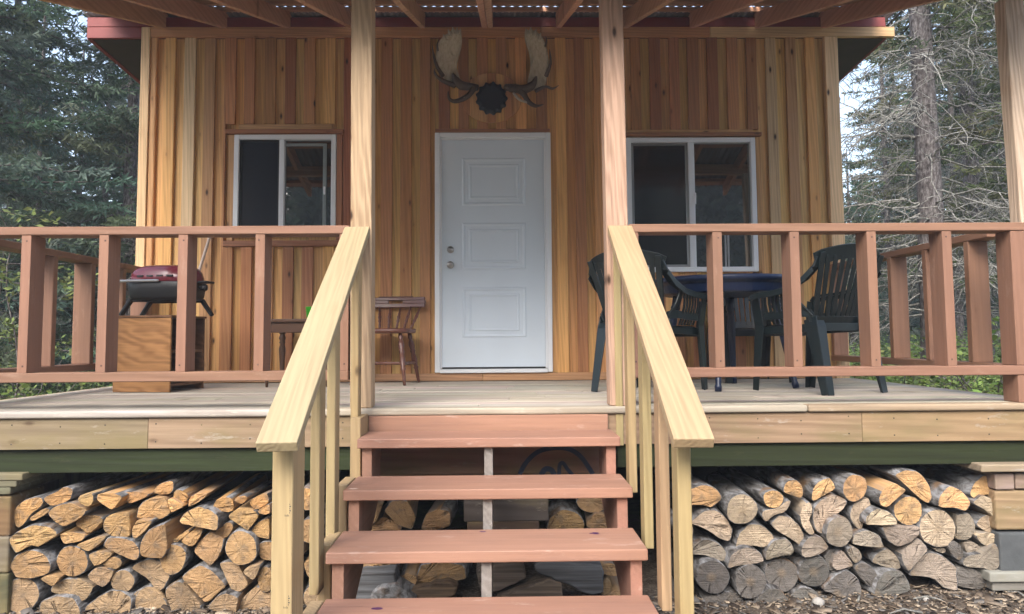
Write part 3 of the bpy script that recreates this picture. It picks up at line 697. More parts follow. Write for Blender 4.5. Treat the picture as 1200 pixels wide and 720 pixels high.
# pale cleats screwed to the left stringer
for i in range(4):
    z, y = tz[i], ty[i]; c = MB()
    ytop = (YF-0.03 if i == 0 else ty[i-1]-0.015)
    c.box((XA-0.052, ytop-0.21, z-0.34), (XA-0.0015, ytop, z+(0.09 if i == 0 else 0.004)), jit(NEWP, .05), 2); c.build('step_cleat', M['raw'], stp, 0.003)
HT = 0.96; sl_ = (0.96-0.035)/(4.08-2.50)
hz = lambda y: 0.035 + (y+4.08)*sl_          # top of the handrail
for sx_ in (-1, 1):
    xa, xb = (-0.707, -0.668) if sx_ < 0 else (0.690, 0.668)
    h = MB(); nrm = Vector((0, -sl_, 1)).normalized()*0.019
    h.beam(Vector((xb, -4.08, hz(-4.08)))-nrm, Vector((xa, -2.505, hz(-2.505)))-nrm, 0.132, 0.038, (1, 0, 0), jit((0.345, 0.265, 0.150), .03)); h.build('handrail', M['raw'], stp, 0.004, seg=2)
    ysb = [-2.69, -3.22, -3.50] if sx_ < 0 else [-2.515, -2.90, -3.27, -3.60]
    for y in ysb + [-3.93]:
        zt0 = hz(y)-0.0245*2-0.001; last = y == -3.93
        dp = 0.155 if (last and sx_ < 0) else 0.089
        if last: x0, x1 = (-0.722, -0.652) if sx_ < 0 else (0.645, 0.692)
        else: x0, x1 = (-0.700, -0.662) if sx_ < 0 else (0.652, 0.690)
        zb_ = -1.0 if last else -0.284+0.43*(y+2.7)
        b_ = MB(); P = []
        for xx in (x0, x1):
            for yy in (y, y+dp):
                P += [(xx, yy, zb_), (xx, yy, hz(yy)-0.044)]
        b_.add(P, [(0, 1, 3, 2), (4, 5, 7, 6), (0, 1, 5, 4), (2, 3, 7, 6), (0, 2, 6, 4), (1, 3, 7, 5)], [(p[2], p[0], p[1]) for p in P], jit(NEWP, .06))
        o = b_.build('newel_post' if last else 'baluster', M['raw'], stp, 0.003)
        if last and sx_ < 0:      # lumber grade stamps
            sm = MB()
            for zz in (-0.22, -0.52):
                for k in range(5): sm.box((-0.663, y-0.0006, zz+k*0.007), (-0.661+0.003*(k % 2), y-0.0002, zz+k*0.007+0.004))
                for k in range(4): sm.box((-0.678+k*0.004, y-0.0006, zz-0.010), (-0.6765+k*0.004, y-0.0002, zz-0.003-0.002*(k % 2)))
            sm.build('grade_stamp', M['ink'], o)
# small dropped marks on the treads
def blotch(x, y, z, r, mat, name):
    b_ = MB(); n = 12; P = [(x, y, z+0.0012)] + [(x+r*1.6*math.cos(a)*k_, y+r*math.sin(a)*k_, z+0.0008) for a, k_ in ((2*PI*i/n, random.uniform(.5, 1.2)) for i in range(n))]
    b_.add(P, [(0, 1+i, 1+(i+1) % n) for i in range(n)]); b_.build(name, M[mat], stp)
blotch(-0.03, -3.20, -0.467, .012, 'purple', 'berry_stain'); blotch(0.44, -3.25, -0.467, .016, 'purple', 'berry_stain'); blotch(-0.42, -3.60, -0.646, .014, 'purple', 'berry_stain')
blotch(-0.60, -3.14, -0.292, .014, 'cream', 'paint_spot')
# ------------------------------------------------------------------ plastic chairs
CC = (0.01, 0.02, 0.02)
def make_chair(label):
    t = thing('plastic_chair', (0, 0, 0), label, 'chair', 'dark green plastic porch chairs')
    yb = lambda z, x=0.0: -0.205 - 0.34*(z-0.43) + 0.75*x*x
    s = MB(); P = []; N = 10
    for j in range(N+1):
        for i in range(N+1):
            x = -0.235+0.47*i/N; y = -0.215+0.455*j/N
            z = 0.432 - 0.016*math.sin(PI*i/N)*math.sin(PI*j/N) - (0.03*((j-8)/2)**2 if j > 8 else 0)
            P.append((x*(0.93+0.07*j/N), y, z))
    Fq = [(j*(N+1)+i, j*(N+1)+i+1, (j+1)*(N+1)+i+1, (j+1)*(N+1)+i) for j in range(N) for i in range(N)]
    b_ = len(P); P += [(p[0], p[1], p[2]-0.008) for p in P]
    Fq += [(d_+b_, c_+b_, b2_+b_, a_+b_) for a_, b2_, c_, d_ in Fq]
    s.add(P, Fq, col=CC)
    s.ribbon([(-0.23, -0.213, .415), (0.23, -0.213, .415)], (0, 0, 1), 0.05, 0.008, CC)
    s.ribbon([(-0.235, 0.237, .385), (0.235, 0.237, .385)], (0, 0, 1), 0.05, 0.008, CC)
    for q in (-1, 1): s.ribbon([(q*0.222, -0.21, .412), (q*0.237, 0.236, .395)], (0, 0, 1), 0.05, 0.008, CC)
    s.build('seat', M['chair'], t, smooth=False)
    k = MB()
    for i in range(9):
        u = (i-4)/4
        pts = []
        for j in range(7):
            z = 0.455+0.40*j/6; x = u*(0.160+0.050*j/6); pts.append((x, yb(z, x), z))
        k.ribbon(pts, (1, 0, 0), [0.033+0.006*j/6 for j in range(7)], 0.007, CC)
    for q in (-1, 1):
        pts = [(q*(0.199+0.062*j/7), yb(0.44+0.43*j/7, 0.21), 0.44+0.43*j/7) for j in range(8)]
        k.ribbon(pts, (1, 0, 0), 0.042, 0.012, CC)
    pts = [(x, yb(0.875-0.9*x*x, x), 0.885-0.7*x*x) for x in [(-0.282+0.564*i/12) for i in range(13)]]
    k.ribbon(pts, [(0, -0.34, 1)]*13, [0.075]+[0.092]*11+[0.075], 0.016, CC)
    pts = [(x, yb(0.46, x), 0.455) for x in [(-0.2+0.4*i/8) for i in range(9)]]
    k.ribbon(pts, [(0, -0.34, 1)]*9, 0.06, 0.010, CC)
    k.build('backrest', M['chair'], t)
    for q in (-1, 1):
        a = MB()
        pts = [(q*0.262, yb(.835, .26), .840), (q*0.274, -0.275, .785), (q*0.282, -0.19, .715), (q*0.296, -0.09, .665), (q*0.300, 0.05, .646), (q*0.296, 0.18, .640), (q*0.288, 0.245, .628), (q*0.282, 0.268, .600)]
        a.ribbon(pts, (1, 0, 0), [0.045, 0.058, 0.066, 0.068, 0.066, 0.062, 0.055, 0.05], 0.014, CC)
        # outer lip of the arm and the slotted panel under it
        a.ribbon([(p[0]+q*0.030, p[1], p[2]-0.018) for p in pts[1:7]], (0, 0, 1), 0.03, 0.006, CC)
        for j in range(6):
            y = -0.045+0.037*j
            a.ribbon([(q*0.292, y, .645), (q*0.287, y+.002, .57), (q*0.268, y+.004, .50), (q*0.243, y+.006, .435)], (0, 1, 0), 0.022, 0.008, CC)
        a.ribbon([(q*0.240, -0.21, .455), (q*0.258, -0.2, .50), (q*0.268, -0.10, .505), (q*0.268, 0.03, .495), (q*0.268, 0.17, .49)], (0, 0, 1), 0.05, 0.010, CC)
        a.ribbon([(q*0.292, -0.085, .655), (q*0.272, -0.13, .56), (q*0.250, -0.20, .47)], (0, 1, 0.2), [0.05, 0.04, 0.06], 0.010, CC)
        a.build('armrest', M['chair'], t)
        f = MB()
        f.ribbon([(q*0.286, 0.238, .615), (q*0.262, 0.225, .43), (q*0.262, 0.275, 0.0)], (0, 1, 0), [0.07, 0.078, 0.048], 0.009, CC)
        f.ribbon([(q*0.252, 0.262, .60), (q*0.236, 0.262, .43), (q*0.242, 0.297, 0.0)], (1, 0, 0), [0.05, 0.055, 0.042], 0.009, CC)
        f.build('leg', M['chair'], t)
        r_ = MB()
        r_.ribbon([(q*0.245, -0.19, .47), (q*0.252, -0.205, .42), (q*0.262, -0.300, 0.0)], (0, 1, 0), [0.10, 0.095, 0.05], 0.009, CC)
        r_.ribbon([(q*0.218, -0.236, .455), (q*0.218, -0.250, .42), (q*0.238, -0.324, 0.0)], (1, 0, 0), [0.07, 0.075, 0.050], 0.009, CC)
        r_.build('leg', M['chair'], t)
    for ch in t.children:
        md = ch.modifiers.new('bevel', 'BEVEL'); md.width = 0.0025; md.segments = 2; md.limit_method = 'ANGLE'; md.angle_limit = 0.6
    return t
ch0 = make_chair('dark green plastic armchair with its back to the camera beside the right side railing')
ch0.location = (2.115, -1.54, 0.001); ch0.rotation_euler.z = math.radians(25.5)
ch1 = copy_tree(ch0); ch1['label'] = 'dark green plastic armchair partly hidden behind the pale handrail by the porch post'
ch1.location = (1.065, -1.36, 0.001); ch1.rotation_euler.z = math.radians(-42)
ch2 = copy_tree(ch0); ch2['label'] = 'dark green plastic armchair behind the blue table with its back to the wall'
ch2.location = (2.06, -0.33, 0.001); ch2.rotation_euler.z = math.radians(180)

# ------------------------------------------------------------------ blue table
tb_ = thing('patio_table', (1.67, -1.05, 0), 'round dark blue plastic table on four tapered legs among green chairs', 'table')
BC = (0.01, 0.03, 0.1)
def lathe(mb, cx, cy, prof, n=40, col=BC, mat=0):
    P = []
    for r, z in prof:
        for k in range(n): P.append((cx+r*math.cos(2*PI*k/n), cy+r*math.sin(2*PI*k/n), z))
    Fq = [(i*n+k, i*n+(k+1) % n, (i+1)*n+(k+1) % n, (i+1)*n+k) for i in range(len(prof)-1) for k in range(n)]
    Fq += [tuple(range(n)), tuple((len(prof)-1)*n+k for k in range(n))]
    mb.add(P, Fq, col=col, mat=mat)
tt = MB(); lathe(tt, 1.67, -1.05, [(0.40, .66), (0.43, .655), (0.455, .665), (0.475, .72), (0.500, .735), (0.512, .748), (0.512, .764), (0.500, .775), (0.02, .7751)], 56)
tt.build('tabletop', M['blue'], tb_, smooth=False).modifiers.new('b', 'BEVEL').width = 0.004
for (lx, ly) in ((1.48, -1.5), (2.10, -1.23), (1.86, -0.6), (1.24, -0.87)):
    l = MB(); tp = Vector((1.67+(lx-1.67)*0.72, -1.05+(ly+1.05)*0.72, 0.655))
    l.turned(tp, (lx, ly, 0.001), [(0, .034), (.10, .030), (.13, .036), (.16, .024), (.19, .031), (.22, .024), (.27, .030), (.6, .025), (.93, .019), (.95, .024), (1, .022)], 14, BC)
    l.build('leg', M['blue'], tb_, smooth=True)

# ------------------------------------------------------------------ turned wooden chair
wch = thing('wooden_chair', (-0.87, -0.34, 0), 'reddish brown turned spindle back wooden chair beside the white door', 'chair', rz=math.radians(-8))
WC = (0.125, 0.046, 0.030)
se = MB(); n = 28
poly = [(0.225*math.copysign(abs(math.cos(a))**0.6, math.cos(a))*(1.0-0.06*math.sin(a)), 0.215*math.copysign(abs(math.sin(a))**0.6, math.sin(a))) for a in (2*PI*k/n for k in range(n))]
P = [(x, y, 0.405) for x, y in poly] + [(x*1.03, y*1.03, 0.425) for x, y in poly] + [(x*1.0, y*1.0, 0.442) for x, y in poly] + [(x*.6, y*.6, 0.434) for x, y in poly]
se.add(P, [(i*n+k, i*n+(k+1) % n, (i+1)*n+(k+1) % n, (i+1)*n+k) for i in range(3) for k in range(n)] + [tuple(range(n)), tuple(3*n+k for k in range(n))], [(p[0], p[1], p[2]) for p in P], WC)
se.build('seat', M['stainwood'], wch, smooth=True)
LEGP = [(0, .014), (.08, .019), (.14, .013), (.17, .022), (.24, .025), (.33, .018), (.36, .024), (.40, .017), (.55, .024), (.66, .016), (.69, .023), (.73, .016), (.9, .013), (1, .012)]
feet = {}
for sx_ in (-1, 1):
    for sy_ in (-1, 1):
        l = MB(); tp = (sx_*0.155, sy_*0.14, 0.406); bt = (sx_*0.215, sy_*0.225, 0.001)
        l.turned(tp, bt, LEGP, 12, jit(WC, .05)); l.build('leg', M['stainwood'], wch, smooth=True)
for sx_ in (-1, 1):
    l = MB(); l.turned((sx_*0.190, -0.19, 0.165), (sx_*0.190, 0.19, 0.165), [(0, .009), (.25, .014), (.45, .011), (.5, .018), (.55, .011), (.75, .014), (1, .009)], 10, WC); l.build('stretcher', M['stainwood'], wch, smooth=True)
l = MB(); l.turned((-0.185, 0, 0.165), (0.185, 0, 0.165), [(0, .009), (.25, .014), (.45, .011), (.5, .018), (.55, .011), (.75, .014), (1, .009)], 10, WC); l.build('stretcher', M['stainwood'], wch, smooth=True)
ycr = lambda x: 0.275 - 0.55*x*x
for i in range(6):
    u = (i-2.5)/2.5
    xt = u*0.225; l = MB()
    l.turned((u*0.17, 0.185-0.06*u*u, 0.436), (xt, ycr(xt), 0.628), [(0, .009), (.2, .011), (.3, .008), (.36, .014), (.45, .010), (.55, .016), (.62, .010), (.68, .013), (.75, .008), (1, .009)], 10, WC); l.build('spindle', M['stainwood'], wch, smooth=True)
cr = MB()
def crest(xa, xb, z0, z1, n=10, ends=(1, 1)):
    pts = [(xa+(xb-xa)*i/n, ycr(xa+(xb-xa)*i/n)+0.03*((z0+z1)/2-.62)/.1, (z0+z1)/2) for i in range(n+1)]
    cr.ribbon(pts, [(0, 0.2, 1)]*(n+1), z1-z0, 0.022, WC)
crest(-0.262, 0.262, .622, .655, 16); crest(-0.262, -0.062, .6551, .682, 8); crest(0.062, 0.262, .6551, .682, 8); crest(-0.255, 0.255, .6821, .708, 16); crest(-0.15, 0.15, .7081, .716, 12)
cr.build('crest_rail', M['stainwood'], wch, bevel=0.003)

# ------------------------------------------------------------------ end table with a green cup
et = thing('end_table', (-1.49, -0.47, 0), 'small dark wooden end table with turned legs below the sliding window', 'table')
EC = (0.085, 0.042, 0.024)
e = MB(); e.box((-1.755, -0.70, .492), (-1.235, -0.24, .517), EC, 0); e.build('tabletop', M['stainwood'], et, 0.006, seg=2)
e = MB()
e.box((-1.725, -0.675, .415), (-1.265, -0.655, .4915), EC, 0); e.box((-1.725, -0.285, .415), (-1.265, -0.265, .4915), EC, 0)
e.box((-1.725, -0.6545, .415), (-1.705, -0.2855, .4915), EC, 1); e.box((-1.285, -0.6545, .415), (-1.265, -0.2855, .4915), EC, 1); e.build('apron', M['stainwood'], et, 0.002)
for lx in (-1.722, -1.268):
    for ly in (-0.672, -0.268):
        l = MB(); l.turned((lx, ly, .4915), (lx, ly, 0.001), [(0, .026), (.17, .026), (.18, .016), (.21, .024), (.25, .029), (.29, .018), (.31, .027), (.34, .018), (.42, .027), (.6, .022), (.85, .016), (.88, .022), (.91, .013), (1, .010)], 14, EC)
        l.build('leg', M['stainwood'], et, smooth=True)
cp = MB(); lathe(cp, -1.432, -0.50, [(.033, .518), (.036, .520), (.046, .614), (.0475, .616), (.044, .616), (.034, .524), (.003, .523)], 24, (0.06, .4, .03))
cpo = cp.build('plastic_cup', M['cup'], None, smooth=True); tag(cpo, 'small bright green plastic cup standing on the dark wooden end table', 'cup')

# ------------------------------------------------------------------ oak cabinet and grill
cb = thing('oak_cabinet', (-2.42, -0.915, 0), 'small oak cabinet with an open shelved side under the red grill', 'cabinet', rz=math.radians(-9))
OC = (0.27, 0.135, 0.052); OD = (0.095, 0.045, 0.022)
e = MB(); e.box((-0.215, -0.225, 0.002), (0.215, -0.205, 0.520), OC, 0); e.build('front_panel', M['oak'], cb, 0.003)
e = MB(); e.box((-0.214, 0.205, 0.002), (0.214, 0.222, 0.520), OD, 0); e.build('rear_panel', M['oak'], cb, 0.002)
e = MB(); e.box((-0.213, -0.2045, 0.003), (-0.198, 0.2045, 0.519), OD, 1); e.build('side_panel', M['oak'], cb, 0.002)
e = MB(); e.box((-0.222, -0.232, 0.5205), (0.222, 0.230, 0.537), (0.13, 0.065, 0.03), 0); e.build('cabinet_top', M['oak'], cb, 0.003)
for z in (0.04, 0.275): e = MB(); e.box((-0.1975, -0.2045, z), (0.205, 0.2045, z+0.016), (0.16, 0.08, 0.04), 1); e.build('shelf', M['oak'], cb, 0.002)

gr = thing('gas_grill', (-2.375, -0.93, 0.538), 'portable gas grill with a maroon lid and black folding legs on the oak cabinet', 'grill', rz=math.radians(-9))
def superell(mb, prof, n=52, ex=3.6, col=CC):
    P = []
    for a, b_, z in prof:
        for k in range(n):
            t_ = 2*PI*k/n; c_, s_ = math.cos(t_), math.sin(t_)
            P.append((a*math.copysign(abs(c_)**(2/ex), c_), b_*math.copysign(abs(s_)**(2/ex), s_), z))
    mb.add(P, [(i*n+k, i*n+(k+1) % n, (i+1)*n+(k+1) % n, (i+1)*n+k) for i in range(len(prof)-1) for k in range(n)] + [tuple(range(n)), tuple((len(prof)-1)*n+k for k in range(n))], col=col)
l = MB(); superell(l, [(.246, .168, .240), (.250, .172, .248), (.248, .170, .275), (.236, .160, .315), (.208, .138, .345), (.155, .10, .362), (.08, .05, .368)], ex=2.9); lid = l.build('lid', M['lid'], gr, smooth=True)
v = MB()
for k in (-2, -1, 0, 1):
    v = MB()
    for zz, yy in ((0.275, -0.1725),): v.box((k*0.075+0.02, yy-0.002, zz), (k*0.075+0.065, yy+0.02, zz+0.011))
    v.build('lid_vent', M['gasket'], lid)
h = MB(); h.box((-0.26, -0.196, 0.236), (0.05, -0.178, 0.254), (.3, .3, .3), 0); h.build('lid_handle', M['steel'], lid, 0.006)
l = MB(); superell(l, [(.12, .09, .108), (.226, .152, .113), (.243, .164, .135), (.250, .170, .19), (.254, .174, .236), (.252, .172, .2395)]); bd = l.build('firebox', M['black'], gr, smooth=True)
kn = MB(); kn.turned((.262, -0.02, .20), (.315, -0.02, .20), [(0, .014), (.4, .014), (.5, .024), (1, .022)], 14); kn.build('control_knob', M['black'], gr, smooth=True)
e = MB(); e.box((-0.30, -0.05, .222), (-0.262, 0.05, .240)); e.box((.262, -0.06, .232), (.335, 0.06, .248)); e.build('side_handle', M['black'], gr, 0.006)
cy = MB(); cy.turned((0.10, 0.06, .005), (0.10, 0.06, .12), [(0, .036), (.1, .04), (.8, .04), (.95, .025), (1, .015)], 18); cy.build('gas_canister', M['steel'], gr, smooth=True)
e = MB(); e.box((-0.215, -0.125, .098), (.215, -0.105, .128)); e.box((-0.215, .105, .098), (.215, .125, .128)); e.build('leg_rail', M['black'], gr, 0.006)
for sx_ in (-1, 1):
    for y in (-0.115, 0.115):
        l = MB(); l.ribbon([(sx_*0.20, y, .122), (sx_*0.285, y*1.05, .001)], (0, 1, 0), [.05, .036], .024); l.build('leg', M['black'], gr, 0.006)
# broom handle leaning on the siding
bh = MB(); bh.tube([(-2.52, -0.22, 0.60), (-2.395, -0.038, 1.30)], 0.0125, 10); bh.tube([(-2.62, -0.36, 0.05), (-2.52, -0.22, 0.60)], 0.0125, 10)
bh.box((-2.74, -0.40, 0.005), (-2.52, -0.34, 0.05)); bh.box((-2.73, -0.39, 0.0505), (-2.53, -0.35, 0.08))
bo = bh.build('broom', M['broom'], None); tag(bo, 'broom with a pale handle leaning against the siding behind the grill', 'broom')

# ------------------------------------------------------------------ moose antlers
an = thing('moose_antlers', (-0.012, 0, 2.42), 'pair of broad moose antlers on a black scalloped plaque above the door', 'antlers')
dm = MB(); P = []; nb = 7; R0 = 0.262; cz = 2.435
for k in range(nb):
    xa = -R0+2*R0*k/nb+.001; xb = -R0+2*R0*(k+1)/nb-.001; top = []; bot = []
    for j in range(6):
        x = xa+(xb-xa)*j/5; hgt = 0.82*R0*math.sqrt(max(0, 1-(x/R0)**2))+0.004; top.append((x, hgt)); bot.append((x, -hgt))
    pl = [(-0.012+a, -0.046, cz+b_) for a, b_ in bot] + [(-0.012+a, -0.046, cz+b_) for a, b_ in reversed(top)]
    dm.extrude_poly(pl, (0, 0.022, 0), jit(random.choice([RED, ORG, TAN, RED]), .06), ax=2)
dm.build('round_backboard', M['siding'], an, 0.002)
pq = MB(); n = 78; pl = []
for k in range(n):
    a = 2*PI*k/n+PI/2; s13 = abs(math.sin(13*a/2)); r = 0.148 - 0.022*s13 + 0.0
    pl.append((-0.012+r*0.98*math.cos(a), -0.062, 2.425+r*1.04*math.sin(a)))
pq.extrude_poly(pl, (0, 0.0155, 0)); P = [(p[0]*0.78-0.0026, -0.074, 2.425+(p[2]-2.425)*0.78) for p in pl]
pq.add([(p[0], -0.0621, p[2]) for p in pl] + P, [(i, (i+1) % n, n+(i+1) % n, n+i) for i in range(n)] + [tuple(n+i for i in range(n))])
pq.build('plaque', M['plaque'], an, 0.002)
def apx(u, v, y): p = at(500+u/5.76, 20+v/5.76, y); return p
def palm(poly, ysf, name):
    """palm of the antler: a dished thick blade through the outline"""
    b_ = MB(); pts = smooth_line([*poly, poly[0]], 5)[:-1]; n = len(pts); cx_ = sum(p[0] for p in pts)/n; cv = sum(p[1] for p in pts)/n
    rings = []
    for sc_, dish in ((1.0, 0.0), (0.80, 0.016), (0.5, 0.030), (0.15, 0.036)):
        rings.append([apx(cx_+(p[0]-cx_)*sc_, cv+(p[1]-cv)*sc_, ysf(p[0]*sc_+cx_*(1-sc_), p[1]*sc_+cv*(1-sc_))+dish) for p in pts])
    P = [q for r_ in rings for q in r_]; P += [q+Vector((0, 0.016, 0)) for r_ in rings for q in r_]
    m_ = len(rings)*n
    Fq = [(i*n+k, i*n+(k+1) % n, (i+1)*n+(k+1) % n, (i+1)*n+k) for i in range(len(rings)-1) for k in range(n)] + [tuple((len(rings)-1)*n+k for k in range(n))]
    Fq += [tuple(x+m_ for x in reversed(f_)) for f_ in Fq] + [(k, m_+k, m_+(k+1) % n, (k+1) % n) for k in range(n)]
    b_.add(P, Fq); return b_.build(name, M['antler'], an, smooth=True)
ysL = lambda u, v: -0.10 - 0.20*max(0, (470-v))/400
palmL = [(232, 100), (228, 84), (214, 90), (206, 74), (192, 88), (176, 72), (162, 96), (148, 92), (140, 112), (112, 128), (85, 165), (68, 210), (62, 270), (78, 340), (100, 395), (150, 440), (215, 462), (240, 470), (222, 430), (205, 380), (204, 320), (222, 250), (238, 170)]
palmR = [(662, 100), (675, 82), (690, 90), (703, 74), (720, 92), (738, 88), (752, 108), (775, 130), (800, 180), (818, 250), (824, 320), (812, 390), (800, 455), (745, 490), (690, 490), (680, 440), (698, 360), (700, 300), (688, 230), (664, 160)]
palm(palmL, ysL, 'palm'); palm(palmR, ysL, 'palm')
def tine(pts, rad, name='tine', mat='tine', n=8):
    b_ = MB(); sp = smooth_line([(p[0], p[1]) for p in pts], 5); ys_ = [p[2] for p in pts]; m_ = len(sp)
    P3 = [apx(q[0], q[1], np.interp(i/(m_-1), np.linspace(0, 1, len(ys_)), ys_)) for i, q in enumerate(sp)]
    b_.tube(P3, [float(np.interp(i/(m_-1), np.linspace(0, 1, len(rad)), rad)) for i in range(m_)], n); return b_.build(name, M[mat], an, smooth=True)
tine([(345, 478, -.07), (290, 470, -.09), (235, 462, -.11), (195, 425, -.13), (178, 380, -.15)], [.028, .034, .042, .034, .006], 'beam', 'tine')
tine([(530, 476, -.07), (590, 480, -.09), (650, 490, -.11), (712, 462, -.13), (742, 400, -.15)], [.028, .034, .042, .036, .006], 'beam', 'tine')
for u, v, du in ((226, 98, 4), (205, 90, 1), (178, 88, -4), (150, 102, -8), (118, 135, -12), (672, 98, -4), (702, 88, 0), (736, 98, 5), (765, 125, 10)):
    tine([(u-du, v+26, -.275), (u, v, -.29), (u+du*.6, v-20, -.30)], [.016, .010, .002], mat='antler')
tine([(320, 482, -.10), (285, 528, -.14), (240, 556, -.17), (185, 570, -.19), (150, 548, -.20), (145, 500, -.21)], [.026, .024, .022, .018, .013, .003])
tine([(190, 462, -.11), (120, 436, -.16), (75, 408, -.19), (54, 372, -.21), (56, 345, -.22)], [.026, .020, .014, .009, .002])
tine([(110, 400, -.13), (70, 335, -.17), (48, 260, -.20), (36, 190, -.23)], [.020, .014, .010, .002])
tine([(75, 230, -.22), (72, 190, -.24), (82, 150, -.25)], [.010, .007, .002])
tine([(560, 486, -.10), (640, 505, -.12), (690, 575, -.16), (740, 602, -.19), (788, 590, -.21)], [.028, .028, .021, .014, .003])
tine([(585, 512, -.12), (630, 560, -.15), (700, 582, -.17)], [.010, .012, .008], mat='tip')
tine([(735, 500, -.12), (800, 472, -.16), (850, 484, -.19), (892, 462, -.22)], [.020, .013, .010, .002])
tine([(805, 400, -.14), (832, 330, -.18), (836, 280, -.20), (830, 220, -.22)], [.019, .013, .009, .002])
tine([(800, 200, -.23), (808, 165, -.25), (804, 130, -.26)], [.010, .007, .002])
tine([(322, 486, -.121), (250, 548, -.178)], [.006, .009], mat='tip'); 
# ------------------------------------------------------------------ firewood
YS = YF + 0.012
def LZ(ox, oy, s): return lambda pts: [(ox+a/s, oy+b_/s) for a, b_ in pts]
def circ(cx, cy, rx, ry, n=18):
    ph = random.uniform(0, 6); e1, e2, e3 = [random.uniform(-.05, .05) for _ in range(3)]
    return [(cx+rx*(1+e1*math.cos(2*a+ph)+e2*math.cos(3*a-ph)+e3*math.cos(5*a))*math.cos(a), cy+ry*(1+e1*math.cos(2*a+ph)+e2*math.cos(3*a-ph)+e3*math.cos(5*a))*math.sin(a)) for a in (2*PI*k/n for k in range(n))]
A = LZ(0, 540, 4); B = LZ(160, 540, 4); C_ = LZ(800, 540, 4); D = LZ(980, 540, 4); U = LZ(400, 570, 1200/370)
LEFT = [(A, p) for p in [
 [(60,250),(78,212),(125,178),(185,168),(208,195),(192,218),(142,248),(120,290),(88,322),(64,292)],
 [(200,175),(255,150),(310,118),(345,130),(332,180),(285,206),(232,216)],
 [(130,275),(205,222),(242,224),(225,246),(150,286)],
 [(355,188),(375,160),(435,150),(442,188),(415,222)], [(443,180),(455,157),(540,152),(582,168),(525,234),(495,216)],
 [(570,150),(620,146),(708,152),(695,168),(600,206)], [(712,152),(730,118),(775,98),(815,92),(815,140),(795,160),(730,158)],
 [(222,248),(250,215),(320,195),(408,235),(382,268),(290,314),(262,290)], [(350,295),(395,252),(470,262),(490,276),(415,346)],
 [(483,322),(485,280),(510,252),(607,240),(606,360),(515,356)], [(636,265),(655,205),(700,175),(780,168),(797,250),(748,280),(720,262),(640,273)],
 [(610,342),(640,278),(700,282),(722,277),(690,322),(625,373)], [(38,370),(75,335),(150,300),(240,313),(273,345),(180,406),(150,394),(75,436)],
 [(275,345),(340,335),(407,350),(387,376),(295,393)], [(355,395),(440,362),(502,352),(472,386),(415,429)],
 [(478,402),(500,362),(560,362),(620,375),(657,410),(650,468),(610,462)], [(655,432),(660,380),(700,320),(772,293),(782,420),(760,462),(660,452)],
 [(38,487),(75,440),(150,415),(215,440),(247,490),(232,530),(150,553),(70,549)], circ(338,472,79,75),
 [(408,440),(450,425),(535,432),(490,476),(440,498)], [(475,490),(525,446),(567,455),(577,480),(545,514)],
 [(605,505),(640,478),(700,460),(780,475),(802,545),(760,612),(720,595),(695,555)], [(183,555),(225,535),(287,545),(245,594)],
 [(232,600),(290,555),(360,552),(442,590),(425,630),(390,663),(330,641),(240,616)], [(405,545),(440,505),(500,503),(537,515),(510,570),(480,600)],
 circ(575,565,56,55), circ(100,630,85,83), [(180,718),(190,660),(270,632),(350,645),(377,700),(370,765),(200,765)],
 [(385,697),(450,645),(520,605),(580,612),(622,640),(615,720),(600,755),(420,745)], [(622,707),(625,620),(680,590),(770,640),(792,690),(780,720),(700,725)],
 [(20,745),(60,718),(170,722),(182,785),(30,800)]]]
LEFT += [(B, p) for p in [
 [(142,180),(160,174),(227,212),(160,247)], [(168,165),(185,130),(220,138),(247,175),(235,195),(180,191)], [(237,222),(250,165),(275,155),(342,150),(300,190),(270,207)],
 [(350,227),(370,185),(420,165),(452,175),(457,237),(430,247)], [(452,190),(475,165),(505,160),(528,170),(495,207)], [(525,192),(560,167),(615,150),(622,195),(560,235),(540,220)],
 [(560,240),(610,207),(625,199),(627,250),(590,257)], [(195,287),(215,250),(290,213),(360,235),(392,265),(381,327),(200,296)], [(425,262),(480,220),(550,230),(574,255),(520,332)],
 [(523,347),(570,285),(622,265),(622,372)], [(160,378),(200,350),(240,325),(257,330),(190,387)], [(203,382),(250,335),(312,324),(300,355),(262,407)],
 [(363,340),(405,295),(440,285),(457,310),(420,367)], [(264,430),(285,385),(340,335),(412,365),(397,430),(350,497)], circ(490,410,79,83), [(568,390),(615,375),(640,378),(640,470),(580,461)],
 circ(170,462,66,73), [(212,545),(250,510),(300,485),(360,520),(417,590),(320,674)], [(385,480),(430,470),(470,480),(527,580),(460,637)], [(492,525),(530,490),(587,480),(572,520),(545,567)],
 [(562,557),(580,510),(605,488),(630,500),(630,615),(585,622)], [(330,692),(370,640),(420,618),(477,640),(465,720),(400,720)], [(470,725),(490,650),(560,590),(625,612),(640,725)],
 [(135,597),(200,560),(222,570),(302,680),(290,725),(175,725),(140,650)], [(-10,690),(0,620),(50,585),(110,605),(150,680),(140,715),(60,720)], [(130,600),(160,575),(200,560),(180,590)],
 circ(700,150,52,60), circ(690,300,58,60), [(640,420),(700,380),(770,400),(760,470),(690,500)], circ(700,560,55,60), [(640,700),(690,640),(770,650),(780,730),(660,740)], circ(800,180,50,55), circ(810,330,52,60), [(780,480),(840,450),(900,480),(870,560),(800,550)], circ(840,640,62,66),
 circ(930,250,45,50), circ(930,380,50,48)]]
